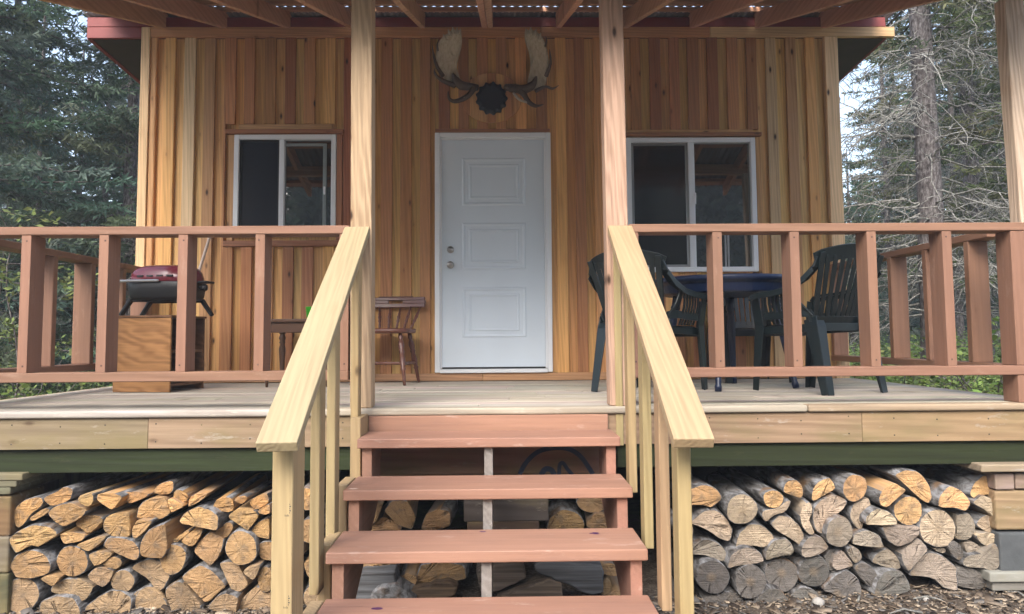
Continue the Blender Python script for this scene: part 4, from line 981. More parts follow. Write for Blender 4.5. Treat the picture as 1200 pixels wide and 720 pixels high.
RIGHT = [(C_, p) for p in [
 [(0,140),(55,128),(100,110),(160,130),(192,180),(132,222),(100,207),(10,207)], circ(278,228,73,78), circ(425,180,50,44), [(365,262),(368,235),(400,230),(440,226),(470,205),(500,180),(512,192),(482,245),(430,252),(387,292)],
 [(468,145),(480,100),(520,85),(560,110),(572,150),(562,178),(475,151)], [(605,187),(608,130),(640,95),(690,75),(717,130),(615,192)],
 [(20,290),(55,277),(90,235),(150,228),(200,260),(237,320),(227,382),(180,371),(110,321),(60,301)], [(243,417),(255,350),(310,295),(370,300),(420,340),(439,377),(380,411),(340,396),(290,402)],
 [(408,290),(450,255),(510,265),(560,320),(575,365),(555,402),(500,361),(460,341),(415,306)], [(548,260),(575,195),(600,188),(612,240),(590,280),(622,347),(590,347),(560,311)],
 [(608,227),(640,185),(700,158),(778,187),(767,216),(702,272),(660,354),(625,331),(607,272)], circ(735,335,68,76),
 [(10,440),(25,395),(60,388),(110,365),(170,385),(207,430),(202,472),(150,466),(110,442)], [(208,507),(215,450),(270,408),(320,403),(370,433),(390,475),(330,487),(250,492)],
 [(390,472),(395,410),(430,370),(490,363),(524,415),(522,437),(450,452)], [(548,442),(560,385),(600,355),(650,356),(692,410),(640,442),(570,457)], circ(142,545,79,83), circ(318,568,76,83), circ(465,535,81,78), circ(615,520,74,78),
 [(663,452),(700,415),(750,418),(802,490),(772,517),(695,527)], [(93,722),(100,650),(200,613),(272,625),(307,722)], [(323,722),(345,650),(390,600),(450,598),(502,650),(512,702)], [(503,702),(500,630),(560,588),(610,600),(665,657),(600,692)],
 [(0,560),(30,520),(52,560),(50,620),(10,640)], [(0,720),(20,655),(80,650),(90,720)], circ(20,330,30,45)]]
RIGHT += [(D, p) for p in [
 circ(88,128,63,66), [(195,177),(210,140),(270,103),(334,140),(235,224),(205,207)], [(263,65),(320,40),(380,48),(432,100),(457,170),(442,210),(400,182),(350,142),(310,102)],
 [(473,217),(480,160),(530,116),(590,138),(637,200),(612,240),(550,217),(510,222)], [(623,167),(640,110),(690,68),(740,78),(774,125),(740,162),(700,157),(640,177)],
 [(60,250),(80,200),(160,176),(164,240),(130,272),(120,332),(90,312),(66,280)], [(133,302),(140,260),(190,223),(240,233),(282,270),(289,302)], circ(338,235,69,73),
 [(635,197),(680,158),(740,183),(797,235),(792,294),(760,282),(700,232)], circ(475,318,86,93), [(563,372),(563,250),(620,243),(652,290),(652,340),(620,377)],
 [(653,302),(665,270),(700,253),(760,278),(787,320),(787,344),(700,334)], [(73,392),(85,345),(140,323),(200,348),(224,407),(150,404)], [(213,310),(392,310),(392,345),(350,387),(290,407),(240,377)],
 [(301,435),(390,363),(437,415),(335,522),(313,490)], [(43,420),(70,400),(110,418),(127,460),(90,487),(63,450)], [(158,475),(190,430),(240,410),(285,443),(310,507),(250,514),(215,492)],
 [(343,542),(365,490),(430,428),(500,443),(562,500),(562,607),(500,597),(460,552),(400,542)], [(448,410),(517,408),(517,437),(480,432)], [(518,400),(555,373),(597,410),(602,440),(580,474),(545,447)],
 [(598,385),(650,383),(697,425),(640,449),(610,432)], [(653,350),(700,336),(770,350),(767,372),(705,404),(665,377)], [(588,482),(610,445),(680,438),(750,388),(774,440),(767,490),(735,522),(690,502),(610,502)],
 [(78,500),(120,470),(170,498),(202,550),(180,600),(140,582),(100,532)], [(173,632),(190,560),(240,513),(310,518),(352,590),(347,612),(280,630)], [(563,587),(563,500),(640,503),(692,540),(722,590),(650,607)],
 [(-70,602),(-10,540),(50,510),(110,558),(124,620),(117,657),(60,657)], [(-5,440),(30,418),(60,460),(82,490),(0,517),(-20,500)]]]
UNDER = [(U, p) for p in [
 [(85,142),(100,90),(125,52),(165,52),(130,140)], [(160,95),(190,55),(250,55),(286,120),(268,165),(220,150)], [(95,172),(160,115),(237,150),(220,180)], [(300,165),(318,110),(375,85),(415,95),(415,152),(335,172)],
 [(775,172),(790,120),(840,85),(900,100),(927,140),(922,175)], circ(952,60,57,44), [(928,150),(965,102),(1015,112),(1030,166),(950,168)],
 [(270,380),(300,300),(380,285),(465,300),(480,350),(400,366)], [(968,300),(1030,290),(1056,320),(1050,345),(990,335)], [(985,415),(990,370),(1010,345),(1032,380),(1015,412)], [(40,325),(60,270),(210,275),(210,320)],
 [(1000,420),(1040,395),(1090,400),(1090,440),(1010,440)], [(215,360),(240,330),(290,345),(280,385),(225,400)]]]
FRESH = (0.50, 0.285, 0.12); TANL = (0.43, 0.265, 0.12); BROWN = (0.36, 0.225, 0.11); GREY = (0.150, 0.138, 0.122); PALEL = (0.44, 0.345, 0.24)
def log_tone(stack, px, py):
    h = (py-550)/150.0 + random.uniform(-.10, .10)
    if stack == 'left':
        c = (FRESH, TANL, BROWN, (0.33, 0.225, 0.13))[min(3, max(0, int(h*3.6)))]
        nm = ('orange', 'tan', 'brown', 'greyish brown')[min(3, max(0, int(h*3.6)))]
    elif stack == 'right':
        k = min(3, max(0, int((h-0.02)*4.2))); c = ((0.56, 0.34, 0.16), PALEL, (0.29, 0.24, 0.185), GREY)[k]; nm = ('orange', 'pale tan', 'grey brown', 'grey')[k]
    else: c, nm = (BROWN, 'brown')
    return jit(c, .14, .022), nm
ORD = ['first', 'second', 'third', 'fourth', 'fifth', 'sixth', 'seventh', 'eighth', 'ninth', 'tenth', 'eleventh', 'twelfth', 'thirteenth', 'fourteenth', 'fifteenth', 'sixteenth']
all_logs = []
def make_log(pts_px, stack, ys):
    jy = random.uniform(-0.035, 0.045); y0 = ys+jy
    P = [at(a, b_, y0) for a, b_ in pts_px]; pts = [(p.x, p.z) for p in P]; n = len(pts); isround = n == 18
    cx, cz_ = sum(p[0] for p in pts)/n, sum(p[1] for p in pts)/n
    per = sum(math.dist(pts[i], pts[(i+1) % n]) for i in range(n))
    flat = [math.dist(pts[i], pts[(i+1) % n]) > 0.17*per for i in range(n)]
    if isround: pith = (cx+random.uniform(-.012, .012), cz_+random.uniform(-.012, .012)); shape = 'round'
    else:
        # pith: at the sharpest corner of a wedge, or the middle of the longest flat side
        li = max(range(n), key=lambda i: math.dist(pts[i], pts[(i+1) % n])); a, b_ = pts[li], pts[(li+1) % n]
        if n > 6 and math.dist(a, b_) > .24*per: pith = ((a[0]+b_[0])/2*.9+cx*.1, (a[1]+b_[1])/2*.9+cz_*.1); shape = 'half round split'
        else:
            def ang(i):
                u = Vector((pts[i-1][0]-pts[i][0], pts[i-1][1]-pts[i][1])); v_ = Vector((pts[(i+1) % n][0]-pts[i][0], pts[(i+1) % n][1]-pts[i][1])); return u.angle(v_, 3)
            si = min(range(n), key=ang); pith = (pts[si][0]*.9+cx*.1, pts[si][1]*.9+cz_*.1); shape = 'wedge shaped split' if n < 7 else 'irregular split'
    # densify
    ring = []; fl = []
    for i in range(n):
        a, b_ = pts[i], pts[(i+1) % n]; k = max(1, int(math.dist(a, b_)/0.016))
        for j in range(k):
            t_ = j/k; ring.append([a[0]+(b_[0]-a[0])*t_, a[1]+(b_[1]-a[1])*t_]); fl.append(flat[i])
    m_ = len(ring)
    keep = set()
    if not isround:
        j = 0
        for i in range(n):
            a, b_, c_2 = pts[i-1], pts[i], pts[(i+1) % n]
            u = Vector((b_[0]-a[0], b_[1]-a[1])); v_ = Vector((c_2[0]-b_[0], c_2[1]-b_[1]))
            if u.angle(v_, 0) > .75: keep.add(j)
            j += max(1, int(math.dist(b_, c_2)/0.016))
    for it in range(2 if not isround else 1):
        ring = [ring[i] if i in keep and it == 0 else [0.25*ring[i-1][0]+0.5*ring[i][0]+0.25*ring[(i+1) % m_][0], 0.25*ring[i-1][1]+0.5*ring[i][1]+0.25*ring[(i+1) % m_][1]] for i in range(m_)]
    ph = [random.uniform(0, 6) for _ in range(3)]
    for i, p in enumerate(ring):
        k_ = 1.012+0.010*math.sin(i*1.7+ph[0])+0.008*math.sin(i*0.9+ph[1])+random.uniform(-.010, .010); p[0] = cx+(p[0]-cx)*k_; p[1] = cz_+(p[1]-cz_)*k_
    Ln = random.uniform(0.40, 0.47) if P[0].z < -0.62 else random.uniform(.66, .78); yaw = random.uniform(-.10, .10); pit = random.uniform(-.02, .02); tp = random.uniform(.92, 1.05)
    if stack == 'under': Ln *= .8
    V = []; org = Vector((pith[0], y0, pith[1]))
    tilt = (random.uniform(-.10, .10), random.uniform(-.10, .10))
    def yy(x, z): return tilt[0]*(x-cx) + tilt[1]*(z-cz_)
    V.append(Vector((cx, y0+yy(cx, cz_)-0.002, cz_)))
    for s_, dyy in ((0.5, random.uniform(-.004, .003)), (0.955, 0.0), (1.0, 0.004)):
        for p in ring:
            x, z = cx+(p[0]-cx)*s_, cz_+(p[1]-cz_)*s_; V.append(Vector((x, y0+yy(x, z)+dyy+random.uniform(-.0028, .0028), z)))
    for fr_ in (0.25, 0.6, 1.0):
        for i, p in enumerate(ring):
            k_ = 1+(tp-1)*fr_+random.uniform(-.012, .012)
            V.append(Vector((cx+(p[0]-cx)*k_+yaw*Ln*fr_, y0+Ln*fr_, cz_+(p[1]-cz_)*k_+pit*Ln*fr_)))
    nr = 6; Fq = []; mi = []
    for i in range(m_): Fq.append((0, 1+i, 1+(i+1) % m_)); mi.append(0)
    for r_ in range(nr-1):
        for i in range(m_):
            Fq.append((1+r_*m_+i, 1+(r_+1)*m_+i, 1+(r_+1)*m_+(i+1) % m_, 1+r_*m_+(i+1) % m_)); mi.append(0 if r_ < 1 or (r_ == 1 and fl[i]) else (2 if fl[i] else 1))
    Fq.append(tuple(1+(nr-1)*m_+i for i in range(m_))); mi.append(0)
    me = bpy.data.meshes.new('firewood_log'); me.from_pydata([tuple(v_-org) for v_ in V], [], Fq)
    for q in ('logend', 'bark', 'split'): me.materials.append(M[q])
    me.polygons.foreach_set('material_index', mi)
    import bmesh
    bm = bmesh.new(); bm.from_mesh(me); bmesh.ops.recalc_face_normals(bm, faces=bm.faces); bm.to_mesh(me); bm.free()
    me.polygons.foreach_set('use_smooth', [k > 0 and k == 1 for k in mi])
    o = bpy.data.objects.new('firewood_log', me); o.location = org; COL.objects.link(o)
    pcx = sum(p[0] for p in pts_px)/n; pcy = sum(p[1] for p in pts_px)/n
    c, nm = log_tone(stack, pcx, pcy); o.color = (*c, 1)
    o['category'] = 'log'; o['group'] = {'left': 'firewood stacked beside the stairs on the grill side', 'right': 'firewood stacked beside the stairs on the table side', 'under': 'firewood heaped under the stairs'}[stack]
    all_logs.append((o, stack, pcx, pcy, nm, shape))
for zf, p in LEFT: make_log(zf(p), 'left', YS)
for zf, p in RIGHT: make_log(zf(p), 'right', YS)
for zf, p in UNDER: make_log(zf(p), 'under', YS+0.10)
def label_logs(stack, where, nrows):
    L_ = sorted([q for q in all_logs if q[1] == stack], key=lambda q: q[3])
    per = math.ceil(len(L_)/nrows)
    for r_ in range(nrows):
        row = sorted(L_[r_*per:(r_+1)*per], key=lambda q: q[2])
        rn = 'top row' if r_ == 0 else 'bottom row' if r_ == nrows-1 else ORD[r_]+' row'
        for i, q in enumerate(row):
            pos = 'leftmost' if i == 0 else 'rightmost' if i == len(row)-1 else ORD[i]+' from left'
            q[0]['label'] = f'{q[4]} {q[5]} log, {pos} in {rn} of {where}'
label_logs('left', 'stack below grill', 6); label_logs('right', 'stack below table', 5); label_logs('under', 'heap under stairs', 3)

# loose split pieces lying across under the stairs
def lying(ptsA, depth, yfr, tone, label, mat='greyed'):
    pp = []
    for i in range(len(ptsA)):
        a, c = ptsA[i], ptsA[(i+1) % len(ptsA)]; k = max(1, int(math.dist(a, c)/22))
        pp += [(a[0]+(c[0]-a[0])*j/k+random.uniform(-4, 4), a[1]+(c[1]-a[1])*j/k+random.uniform(-4, 4)) for j in range(k)]
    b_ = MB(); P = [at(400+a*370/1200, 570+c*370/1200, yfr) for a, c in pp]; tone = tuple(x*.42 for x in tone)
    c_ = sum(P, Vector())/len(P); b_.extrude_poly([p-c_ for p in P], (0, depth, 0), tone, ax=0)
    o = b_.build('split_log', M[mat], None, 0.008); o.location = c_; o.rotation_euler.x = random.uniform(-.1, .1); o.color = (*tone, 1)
    # grain of the split material runs along y in object space
    tag(o, label, 'log', 'firewood heaped under the stairs'); return o
GW = (0.20, 0.20, 0.20)
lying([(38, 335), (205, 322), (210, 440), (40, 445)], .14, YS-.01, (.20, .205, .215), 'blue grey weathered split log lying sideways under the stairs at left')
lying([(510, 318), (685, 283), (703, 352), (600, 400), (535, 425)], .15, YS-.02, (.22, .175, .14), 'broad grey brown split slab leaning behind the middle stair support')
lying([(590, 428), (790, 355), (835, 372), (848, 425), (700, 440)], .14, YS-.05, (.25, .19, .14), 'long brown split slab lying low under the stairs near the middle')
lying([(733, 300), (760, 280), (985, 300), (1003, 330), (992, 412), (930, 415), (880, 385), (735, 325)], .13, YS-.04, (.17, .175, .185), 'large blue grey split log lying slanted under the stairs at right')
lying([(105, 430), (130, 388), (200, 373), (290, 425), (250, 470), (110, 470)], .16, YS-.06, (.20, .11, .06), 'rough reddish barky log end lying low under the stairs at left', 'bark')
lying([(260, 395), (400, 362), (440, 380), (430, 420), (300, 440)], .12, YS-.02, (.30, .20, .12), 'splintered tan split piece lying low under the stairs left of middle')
wbx = MB(); p0 = at(400+465*370/1200, 570+50*370/1200, YS+.03); p1 = at(400+788*370/1200, 570+132*370/1200, YS+.03)
wbx.box((p0.x, YS+.03, p1.z), (p1.x, YS+.07, p0.z), (.085, .072, .066), 0); o = wbx.build('weathered_board', M['rim'], None, 0.004); tag(o, 'dark weathered board set on edge under the second stair tread', 'board')
wbx = MB(); p0 = at(400+478*370/1200, 570+137*370/1200, YS+.02); p1 = at(400+752*370/1200, 570+176*370/1200, YS+.02)
wbx.box((p0.x, YS+.02, p1.z-.03), (p1.x, YS+.06, p0.z), (.10, .066, .05), 0); o = wbx.build('weathered_board', M['rim'], None, 0.004); tag(o, 'narrow brown board lying below the dark board under the stairs', 'board')

# ------------------------------------------------------------------ support piers at the ends of the stacks
def blockpx(x0, y0, x1, y1, yf, dep, col, mat, name, label, cat, bev=0.006, ax=0):
    a = at(x0, y0, yf); b_ = at(x1, y1, yf); m_ = MB(); m_.box((a.x, yf, b_.z), (b_.x, yf+dep, a.z), col, ax)
    o = m_.build(name, M[mat], None, bev, seg=2); return tag(o, label, cat)
blockpx(1150, 545, 1230, 553, YF-.06, .30, (.28, .22, .15), 'rim', 'lumber_plank', 'weathered plank lying on top of the lumber offcuts at the table side pier', 'plank')
blockpx(1166, 555.5, 1189.3, 574, YF-.02, .30, (.27, .20, .17), 'rim', 'lumber_offcut', 'squared grey brown lumber offcut above the wood block, nearest the log stack', 'lumber')
blockpx(1189.8, 555.5, 1212, 573, YF-.02, .30, (.25, .18, .15), 'rim', 'lumber_offcut', 'squared grey brown lumber offcut above the wood block, at the photo edge', 'lumber')
blockpx(1166, 575, 1235, 621, YF-.01, .26, (.29, .20, .115), 'rim', 'timber_block', 'thick tan timber block resting on the grey concrete block', 'timber block', 0.012)
blockpx(1171, 625, 1235, 671, YF-.02, .30, (.2, .2, .2), 'concrete', 'concrete_block', 'dark grey concrete block under the tan timber block', 'concrete block', 0.01)
blockpx(1160, 671.5, 1240, 682, YF-.05, .36, (.24, .235, .20), 'rim', 'lumber_plank', 'pale grey green plank directly under the concrete block', 'plank')
blockpx(1163, 682.5, 1240, 692, YF-.03, .34, (.20, .19, .165), 'rim', 'lumber_plank', 'lowest grey plank of the pier resting on the dirt', 'plank')
for i, (y0, y1) in enumerate(((556, 563.5), (564, 571), (571.5, 580))):
    blockpx(-40, y0, 26-i*7, y1, YF-.03+i*.006, .5, ((.17, .155, .10), (.15, .14, .09), (.13, .125, .08))[i], 'rim', 'lumber_plank', ('topmost of three stacked grey planks beside the tan log stack end', 'middle one of three stacked grey planks beside the log stack end', 'lowest of three stacked grey planks beside the log stack end')[i], 'plank')
blockpx(-40, 582, 11, 629, YF-.01, .3, (.15, .092, .045), 'rim', 'timber_block', 'tan timber block under the three stacked planks at the photo edge', 'timber block', 0.012)
blockpx(-40, 630, 9, 672, YF-.015, .3, (.15, .125, .09), 'rim', 'timber_block', 'grey brown timber block under the tan one at the photo edge', 'timber block', 0.01)
blockpx(-40, 673, 8, 728, YF-.012, .3, (.055, .06, .035), 'rim', 'timber_block', 'dark mossy timber block beside the lowest round log at the photo edge', 'timber block', 0.01)
HAZE = 0.0032
# ------------------------------------------------------------------ ground
def sst(a, b_, x): t_ = np.clip((x-a)/(b_-a), 0, 1); return t_*t_*(3-2*t_)
def gz(x, y):
    x = np.asarray(x, float); y = np.asarray(y, float)
    side = sst(2.9, 3.7, np.abs(x))
    z = -1.03 + 0.05*sst(0.8, 2.2, x)*(y < 0)
    z = z + side*(0.42*sst(-2.6, -0.2, y)) + 0.55*sst(0, 9, y)*np.maximum(side, sst(6.2, 8, y)) + 0.8*sst(9, 40, y) - 0.03*sst(2.3, 3, x)*0
    z = z + 0.05*np.sin(x*1.7+y*.6)*np.sin(y*1.3-x*.4)*side + 0.02*np.sin(x*5.1)*np.sin(y*4.3+1)*(np.abs(x) > 3)
    return z
ax_ = np.concatenate([-np.geomspace(400, 12, 22), np.linspace(-11.5, 11.5, 116), np.geomspace(12, 400, 22)])
ay_ = np.concatenate([-np.geomspace(400, 14, 20)-0, np.linspace(-13.5, 16, 140), np.geomspace(17, 400, 20)])
XX, YY = np.meshgrid(ax_, ay_); ZZ = gz(XX, YY); V = np.stack([XX.ravel(), YY.ravel(), ZZ.ravel()], 1)
nx_, ny_ = len(ax_), len(ay_); ii = (np.arange(ny_-1)[:, None]*nx_+np.arange(nx_-1)[None, :]).ravel()
me = raw_mesh('ground', V, np.stack([ii, ii+1, ii+nx_+1, ii+nx_], 1), np.array([.1, .1, .1]), [M['ground']], smooth=True)
o = bpy.data.objects.new('ground', me); COL.objects.link(o); tag(o, kind='structure', label='forest floor of dirt and undergrowth around the cabin')

# chips, bark flakes and twigs on the dirt before the stacks
N = 11000
cx = rng.uniform(-3.3, 3.6, N); cyy = -2.36 - np.abs(rng.normal(0, .55, N)); L_ = rng.uniform(.003, .015, N)*rng.choice([1, 1, 1, 1, 2.6], N); W_2 = L_*rng.uniform(.25, .7, N)
an_ = rng.uniform(0, PI, N); tl = rng.normal(0, .25, (N, 2)); cz2 = gz(cx, cyy) + rng.uniform(.002, .018, N)
d1 = np.stack([np.cos(an_), np.sin(an_), tl[:, 0]], 1)*L_[:, None]; d2 = np.stack([-np.sin(an_), np.cos(an_), tl[:, 1]], 1)*W_2[:, None]
c0 = np.stack([cx, cyy, cz2], 1); up_ = np.array([0, 0, .004])
V = np.concatenate([c0-d1-d2, c0+d1-d2*.7, c0+d1+d2, c0-d1+d2*.8, c0-d1-d2-up_, c0+d1-d2*.7-up_, c0+d1+d2-up_, c0-d1+d2*.8-up_]); i0 = np.arange(N)
q = lambda a, b_, c, d: np.stack([i0+a*N, i0+b_*N, i0+c*N, i0+d*N], 1)
Fq = np.concatenate([q(0, 1, 2, 3), q(0, 4, 5, 1), q(1, 5, 6, 2), q(2, 6, 7, 3), q(3, 7, 4, 0)])
pal = np.array([(.05, .036, .026), (.10, .072, .05), (.16, .12, .085), (.24, .19, .14), (.36, .29, .21), (.13, .12, .11)])
cc = pal[rng.integers(0, len(pal), N)]*rng.uniform(.7, 1.2, (N, 1))
o = bpy.data.objects.new('wood_chips', raw_mesh('wood_chips', V, Fq, np.tile(cc, (5, 1)), [M['chips']])); COL.objects.link(o)
tag(o, 'wood chips and bark crumbs strewn on the dirt before the stacked logs', 'wood chips', kind='stuff')
for i, (px, py, r_, lb) in enumerate(((960, 712, .030, 'small pale round stone on the dirt before the log stack'), (1086, 690, .016, 'tiny tan chip of stone beside the lowest grey plank'))):
    p = at(px, py, -2.62); z = float(gz(p.x, -2.62)); b_ = MB(); b_.turned((p.x-r_, -2.62, z+r_*.5), (p.x+r_, -2.60, z+r_*.5), [(0, r_*.3), (.15, r_*.75), (.5, r_*.95), (.85, r_*.7), (1, r_*.25)], 10)
    o = b_.build('stone', M['rock'], None, smooth=True); tag(o, lb, 'stone')
for k in range(9):
    x = random.uniform(1.2, 2.9); y = random.uniform(-2.95, -2.6); a = random.uniform(0, PI); l = random.uniform(.06, .2); z = float(gz(x, y))+.012; b_ = MB()
    b_.tube([(x, y, z), (x+l*.5*math.cos(a), y+l*.5*math.sin(a), z+.012), (x+l*math.cos(a+.3), y+l*math.sin(a+.3), z+.004)], [.006, .005, .003], 6)
    o = b_.build('twig', M['twig'], None, smooth=True); tag(o, 'short pale broken twig lying on the dirt before the log stack', 'twig', 'twigs on the dirt before the stack')

# ------------------------------------------------------------------ trees
def tubes_np(segs, n=4):
    """segs: list of (pts (k,3), radii (k,)) -> V, F"""
    Vs = []; Fs = []; o_ = 0
    for pts, rad in segs:
        pts = np.asarray(pts, float); k = len(pts); tg = np.gradient(pts, axis=0); tg /= np.linalg.norm(tg, axis=1, keepdims=True)+1e-9
        ref = np.array([0, 0, 1.0]) if abs(tg[:, 2].mean()) < .9 else np.array([1.0, 0, 0])
        a = np.cross(tg, ref); a /= np.linalg.norm(a, axis=1, keepdims=True)+1e-9; b_ = np.cross(tg, a)
        an = 2*PI*np.arange(n)/n; R_ = np.asarray(rad)[:, None, None]
        v = pts[:, None, :] + R_*(a[:, None, :]*np.cos(an)[None, :, None] + b_[:, None, :]*np.sin(an)[None, :, None])
        Vs.append(v.reshape(-1, 3)); i_ = (np.arange(k-1)[:, None]*n+np.arange(n)[None, :]); j_ = (np.arange(k-1)[:, None]*n+(np.arange(n)[None, :]+1) % n)
        Fs.append(np.stack([i_, j_, j_+n, i_+n], -1).reshape(-1, 4)+o_); o_ += k*n
    return np.concatenate(Vs), np.concatenate(Fs)
def needles(B, D, Ln, tint, step=.026, nl=.085, nw=.026):
    """needle tufts along twigs with base B, direction D, length Ln"""
    cnt = np.maximum(2, (Ln/step).astype(int)); idx = np.repeat(np.arange(len(B)), cnt); N = len(idx)
    s = rng.uniform(.0, 1.0, N)*Ln[idx]; d = D[idx]
    sd = rng.normal(0, 1, (N, 3)); sd -= d*(sd*d).sum(1, keepdims=True); sd /= np.linalg.norm(sd, axis=1, keepdims=True)+1e-9
    a = d*.75+sd*.65; a /= np.linalg.norm(a, axis=1, keepdims=True); w = np.cross(a, rng.normal(0, 1, (N, 3))); w /= np.linalg.norm(w, axis=1, keepdims=True)+1e-9
    c = B[idx]+d*s[:, None]; l = nl*rng.uniform(.7, 1.3, (N, 1)); ww = nw*rng.uniform(.6, 1.2, (N, 1))
    V = np.concatenate([c-w*ww*.5, c+w*ww*.5, c+a*l+w*ww*.28, c+a*l-w*ww*.28]); i0 = np.arange(N)
    return V, np.stack([i0, i0+N, i0+2*N, i0+3*N], 1), tint[idx]*rng.uniform(.75, 1.25, (N, 1))
def spruce(name, H, r0, Lmax, zlow, zgreen, per=3, step=.18, hue=(0.030, 0.055, 0.024), ragged=.3, twl=.46, deadcol=None, dead_step=.12, topgap=None):
    N = 26; zs = np.linspace(0, H, N); wob = np.cumsum(rng.normal(0, .012*H/12, (N, 2)), 0)*.5; wob -= wob[0]
    rad = r0*(1-zs/H)**.85+.012; rad[0] *= 1.35; rad[1] *= 1.08
    ctr = lambda z: np.array([np.interp(z, zs, wob[:, 0]), np.interp(z, zs, wob[:, 1]), z])
    tv, tf = tubes_np([(np.stack([wob[:, 0], wob[:, 1], zs], 1), rad)], 12)
    tme = raw_mesh('trunk', tv, tf, np.array([.1, .1, .1]), [M['trunk']], smooth=True)
    segs = []; B = []; D = []; LL = []; TT = []
    z = zgreen
    while z < H*.985:
        for k in range(per):
            if rng.random() < ragged*.5: continue
            az = rng.uniform(0, 2*PI); zz = z+rng.uniform(-.1, .1); Lb = Lmax*(1-zz/H)**.75*rng.uniform(1-ragged, 1.08)+.12
            dh = np.array([math.cos(az), math.sin(az), 0]); t_ = np.linspace(0, 1, 7)[:, None]; dr = rng.uniform(.12, .34)
            pts = ctr(zz)+dh*Lb*t_+np.array([0, 0, 1])*(-dr*Lb*t_+.6*dr*Lb*t_**2.2)+np.cumsum(rng.normal(0, .018*Lb, (7, 3)), 0)*(t_ > 0)
            segs.append((pts, np.linspace(.010+.008*Lb, .003, 7)))
            tone = np.array(hue)*rng.uniform(.65, 1.45)*np.array([rng.uniform(.85, 1.3), 1, rng.uniform(.75, 1.15)])
            nt_ = max(6, int(Lb/.055)); ts = np.sort(rng.uniform(.10, 1.0, nt_)); sgn = np.where(np.arange(nt_) % 2 == 0, 1, -1)
            pb = np.stack([np.interp(ts, np.linspace(0, 1, 7), pts[:, j]) for j in range(3)], 1)
            side = np.array([-dh[1], dh[0], 0])
            d = side*sgn[:, None]*rng.uniform(.6, 1.0, (nt_, 1)) + dh*rng.uniform(.35, .9, (nt_, 1)) + np.array([0, 0, 1])*rng.uniform(-.65, .10, (nt_, 1))
            d /= np.linalg.norm(d, axis=1, keepdims=True); l = (twl*(1-ts*.65)*rng.uniform(.5, 1.2, nt_))*min(1, Lb/1.0+.2)
            B.append(pb); D.append(d); LL.append(l); TT.append(np.tile(tone, (nt_, 1)))
            # the branch itself is needled too
            B.append(pts[2:-1]); D.append(np.diff(pts, axis=0)[2:]/(np.linalg.norm(np.diff(pts, axis=0)[2:], axis=1, keepdims=True))); LL.append(np.full(4, Lb/6)); TT.append(np.tile(tone, (4, 1)))
        z += step*(1 if z < 7.5 else 1.6)
    B = np.concatenate(B); D = np.concatenate(D); LL = np.concatenate(LL); TT = np.concatenate(TT)
    # coarser high up, out of sight
    v1, f1, c1 = needles(B, D, LL, TT)
    v2, f2 = tubes_np(segs, 3); 
    cme = raw_mesh('crown', np.concatenate([v1, v2]), np.concatenate([f1, f2+len(v1)]), np.concatenate([c1, np.tile([.1, .1, .1], (len(f2), 1))]), [M['needle'], M['trunk']], np.concatenate([np.zeros(len(f1)), np.ones(len(f2))]))
    dme = None
    if zlow < zgreen:
        segs = []; z = zlow
        while z < zgreen+1.2:
            az = rng.uniform(0, 2*PI); Lb = rng.uniform(.5, 1.0)*Lmax*.95; dh = np.array([math.cos(az), math.sin(az), 0]); t_ = np.linspace(0, 1, 8)[:, None]; dr = rng.uniform(.0, .5)
            pts = ctr(z)+dh*Lb*t_+np.array([0, 0, 1])*(rng.uniform(-.2, .35)*Lb*t_-dr*Lb*t_**2)+np.cumsum(rng.normal(0, .045*Lb, (8, 3)), 0)*(t_ > 0); segs.append((pts, np.linspace(.016, .004, 8)*rng.uniform(.7, 1.2)))
            for k in range(int(rng.integers(7, 16))):
                t0 = rng.uniform(.15, 1); p0 = np.array([np.interp(t0, np.linspace(0, 1, 8), pts[:, j]) for j in range(3)]); l = rng.uniform(.15, .75)*(1.1-t0*.6)
                d = np.array([-dh[1], dh[0], 0])*rng.choice([-1, 1])*rng.uniform(.3, 1)+dh*rng.uniform(-.1, .9)+np.array([0, 0, 1])*rng.uniform(-.9, .35); d /= np.linalg.norm(d)
                u = np.linspace(0, 1, 5)[:, None]; p = p0+d*l*u+np.array([0, 0, -1])*rng.uniform(-.15, .30)*l*u**2+np.cumsum(rng.normal(0, .075*l, (5, 3)), 0)*(u > 0); segs.append((p, np.linspace(.0065, .0028, 5)))
                for m_ in range(int(rng.integers(0, 4))):
                    q0 = p[int(rng.integers(1, 5))]; d2 = d*.5+rng.normal(0, .6, 3); d2 /= np.linalg.norm(d2); l2 = l*rng.uniform(.2, .5); u3 = np.linspace(0, 1, 3)[:, None]
                    segs.append((q0+d2*l2*u3+rng.normal(0, .02*l2, (3, 3)), np.array([.0042, .0035, .0025])))
            z += dead_step*rng.uniform(.5, 1.5)
        dv, df = tubes_np(segs, 3); dme = raw_mesh('dead_branches', dv, df, np.array([.2, .2, .2]), [M['twig']])
    return tme, cme, dme
def put_tree(proto, px, y, label, group=None, s=1.0, rz=None, name='spruce_tree'):
    p = at(px, 392, y); z = float(gz(p.x, y))-0.06
    t = thing(name, (p.x, y, z), label, 'tree', group); t.rotation_euler.z = random.uniform(0, 6.28) if rz is None else rz; t.scale = (s, s, s*random.uniform(.95, 1.05))
    for me_, nm in zip(proto, ('trunk', 'crown', 'dead_branches')):
        if me_ is None: continue
        c = bpy.data.objects.new(nm, me_); COL.objects.link(c); c.parent = t
    return t
SA = spruce('a', 13, .13, 2.5, .5, .8, per=4, step=.14, hue=(.074, .118, .086))
SB = spruce('b', 12, .10, 1.9, .4, 1.5, per=3, step=.14, hue=(.078, .120, .082), ragged=.45)
SC = spruce('c', 11, .09, 1.6, .3, .7, per=3, step=.15, hue=(.084, .122, .070), ragged=.5)
SD = spruce('d', 15, .16, 1.9, 1.15, 4.6, per=3, step=.2, hue=(.100, .122, .056), ragged=.6, dead_step=.046)
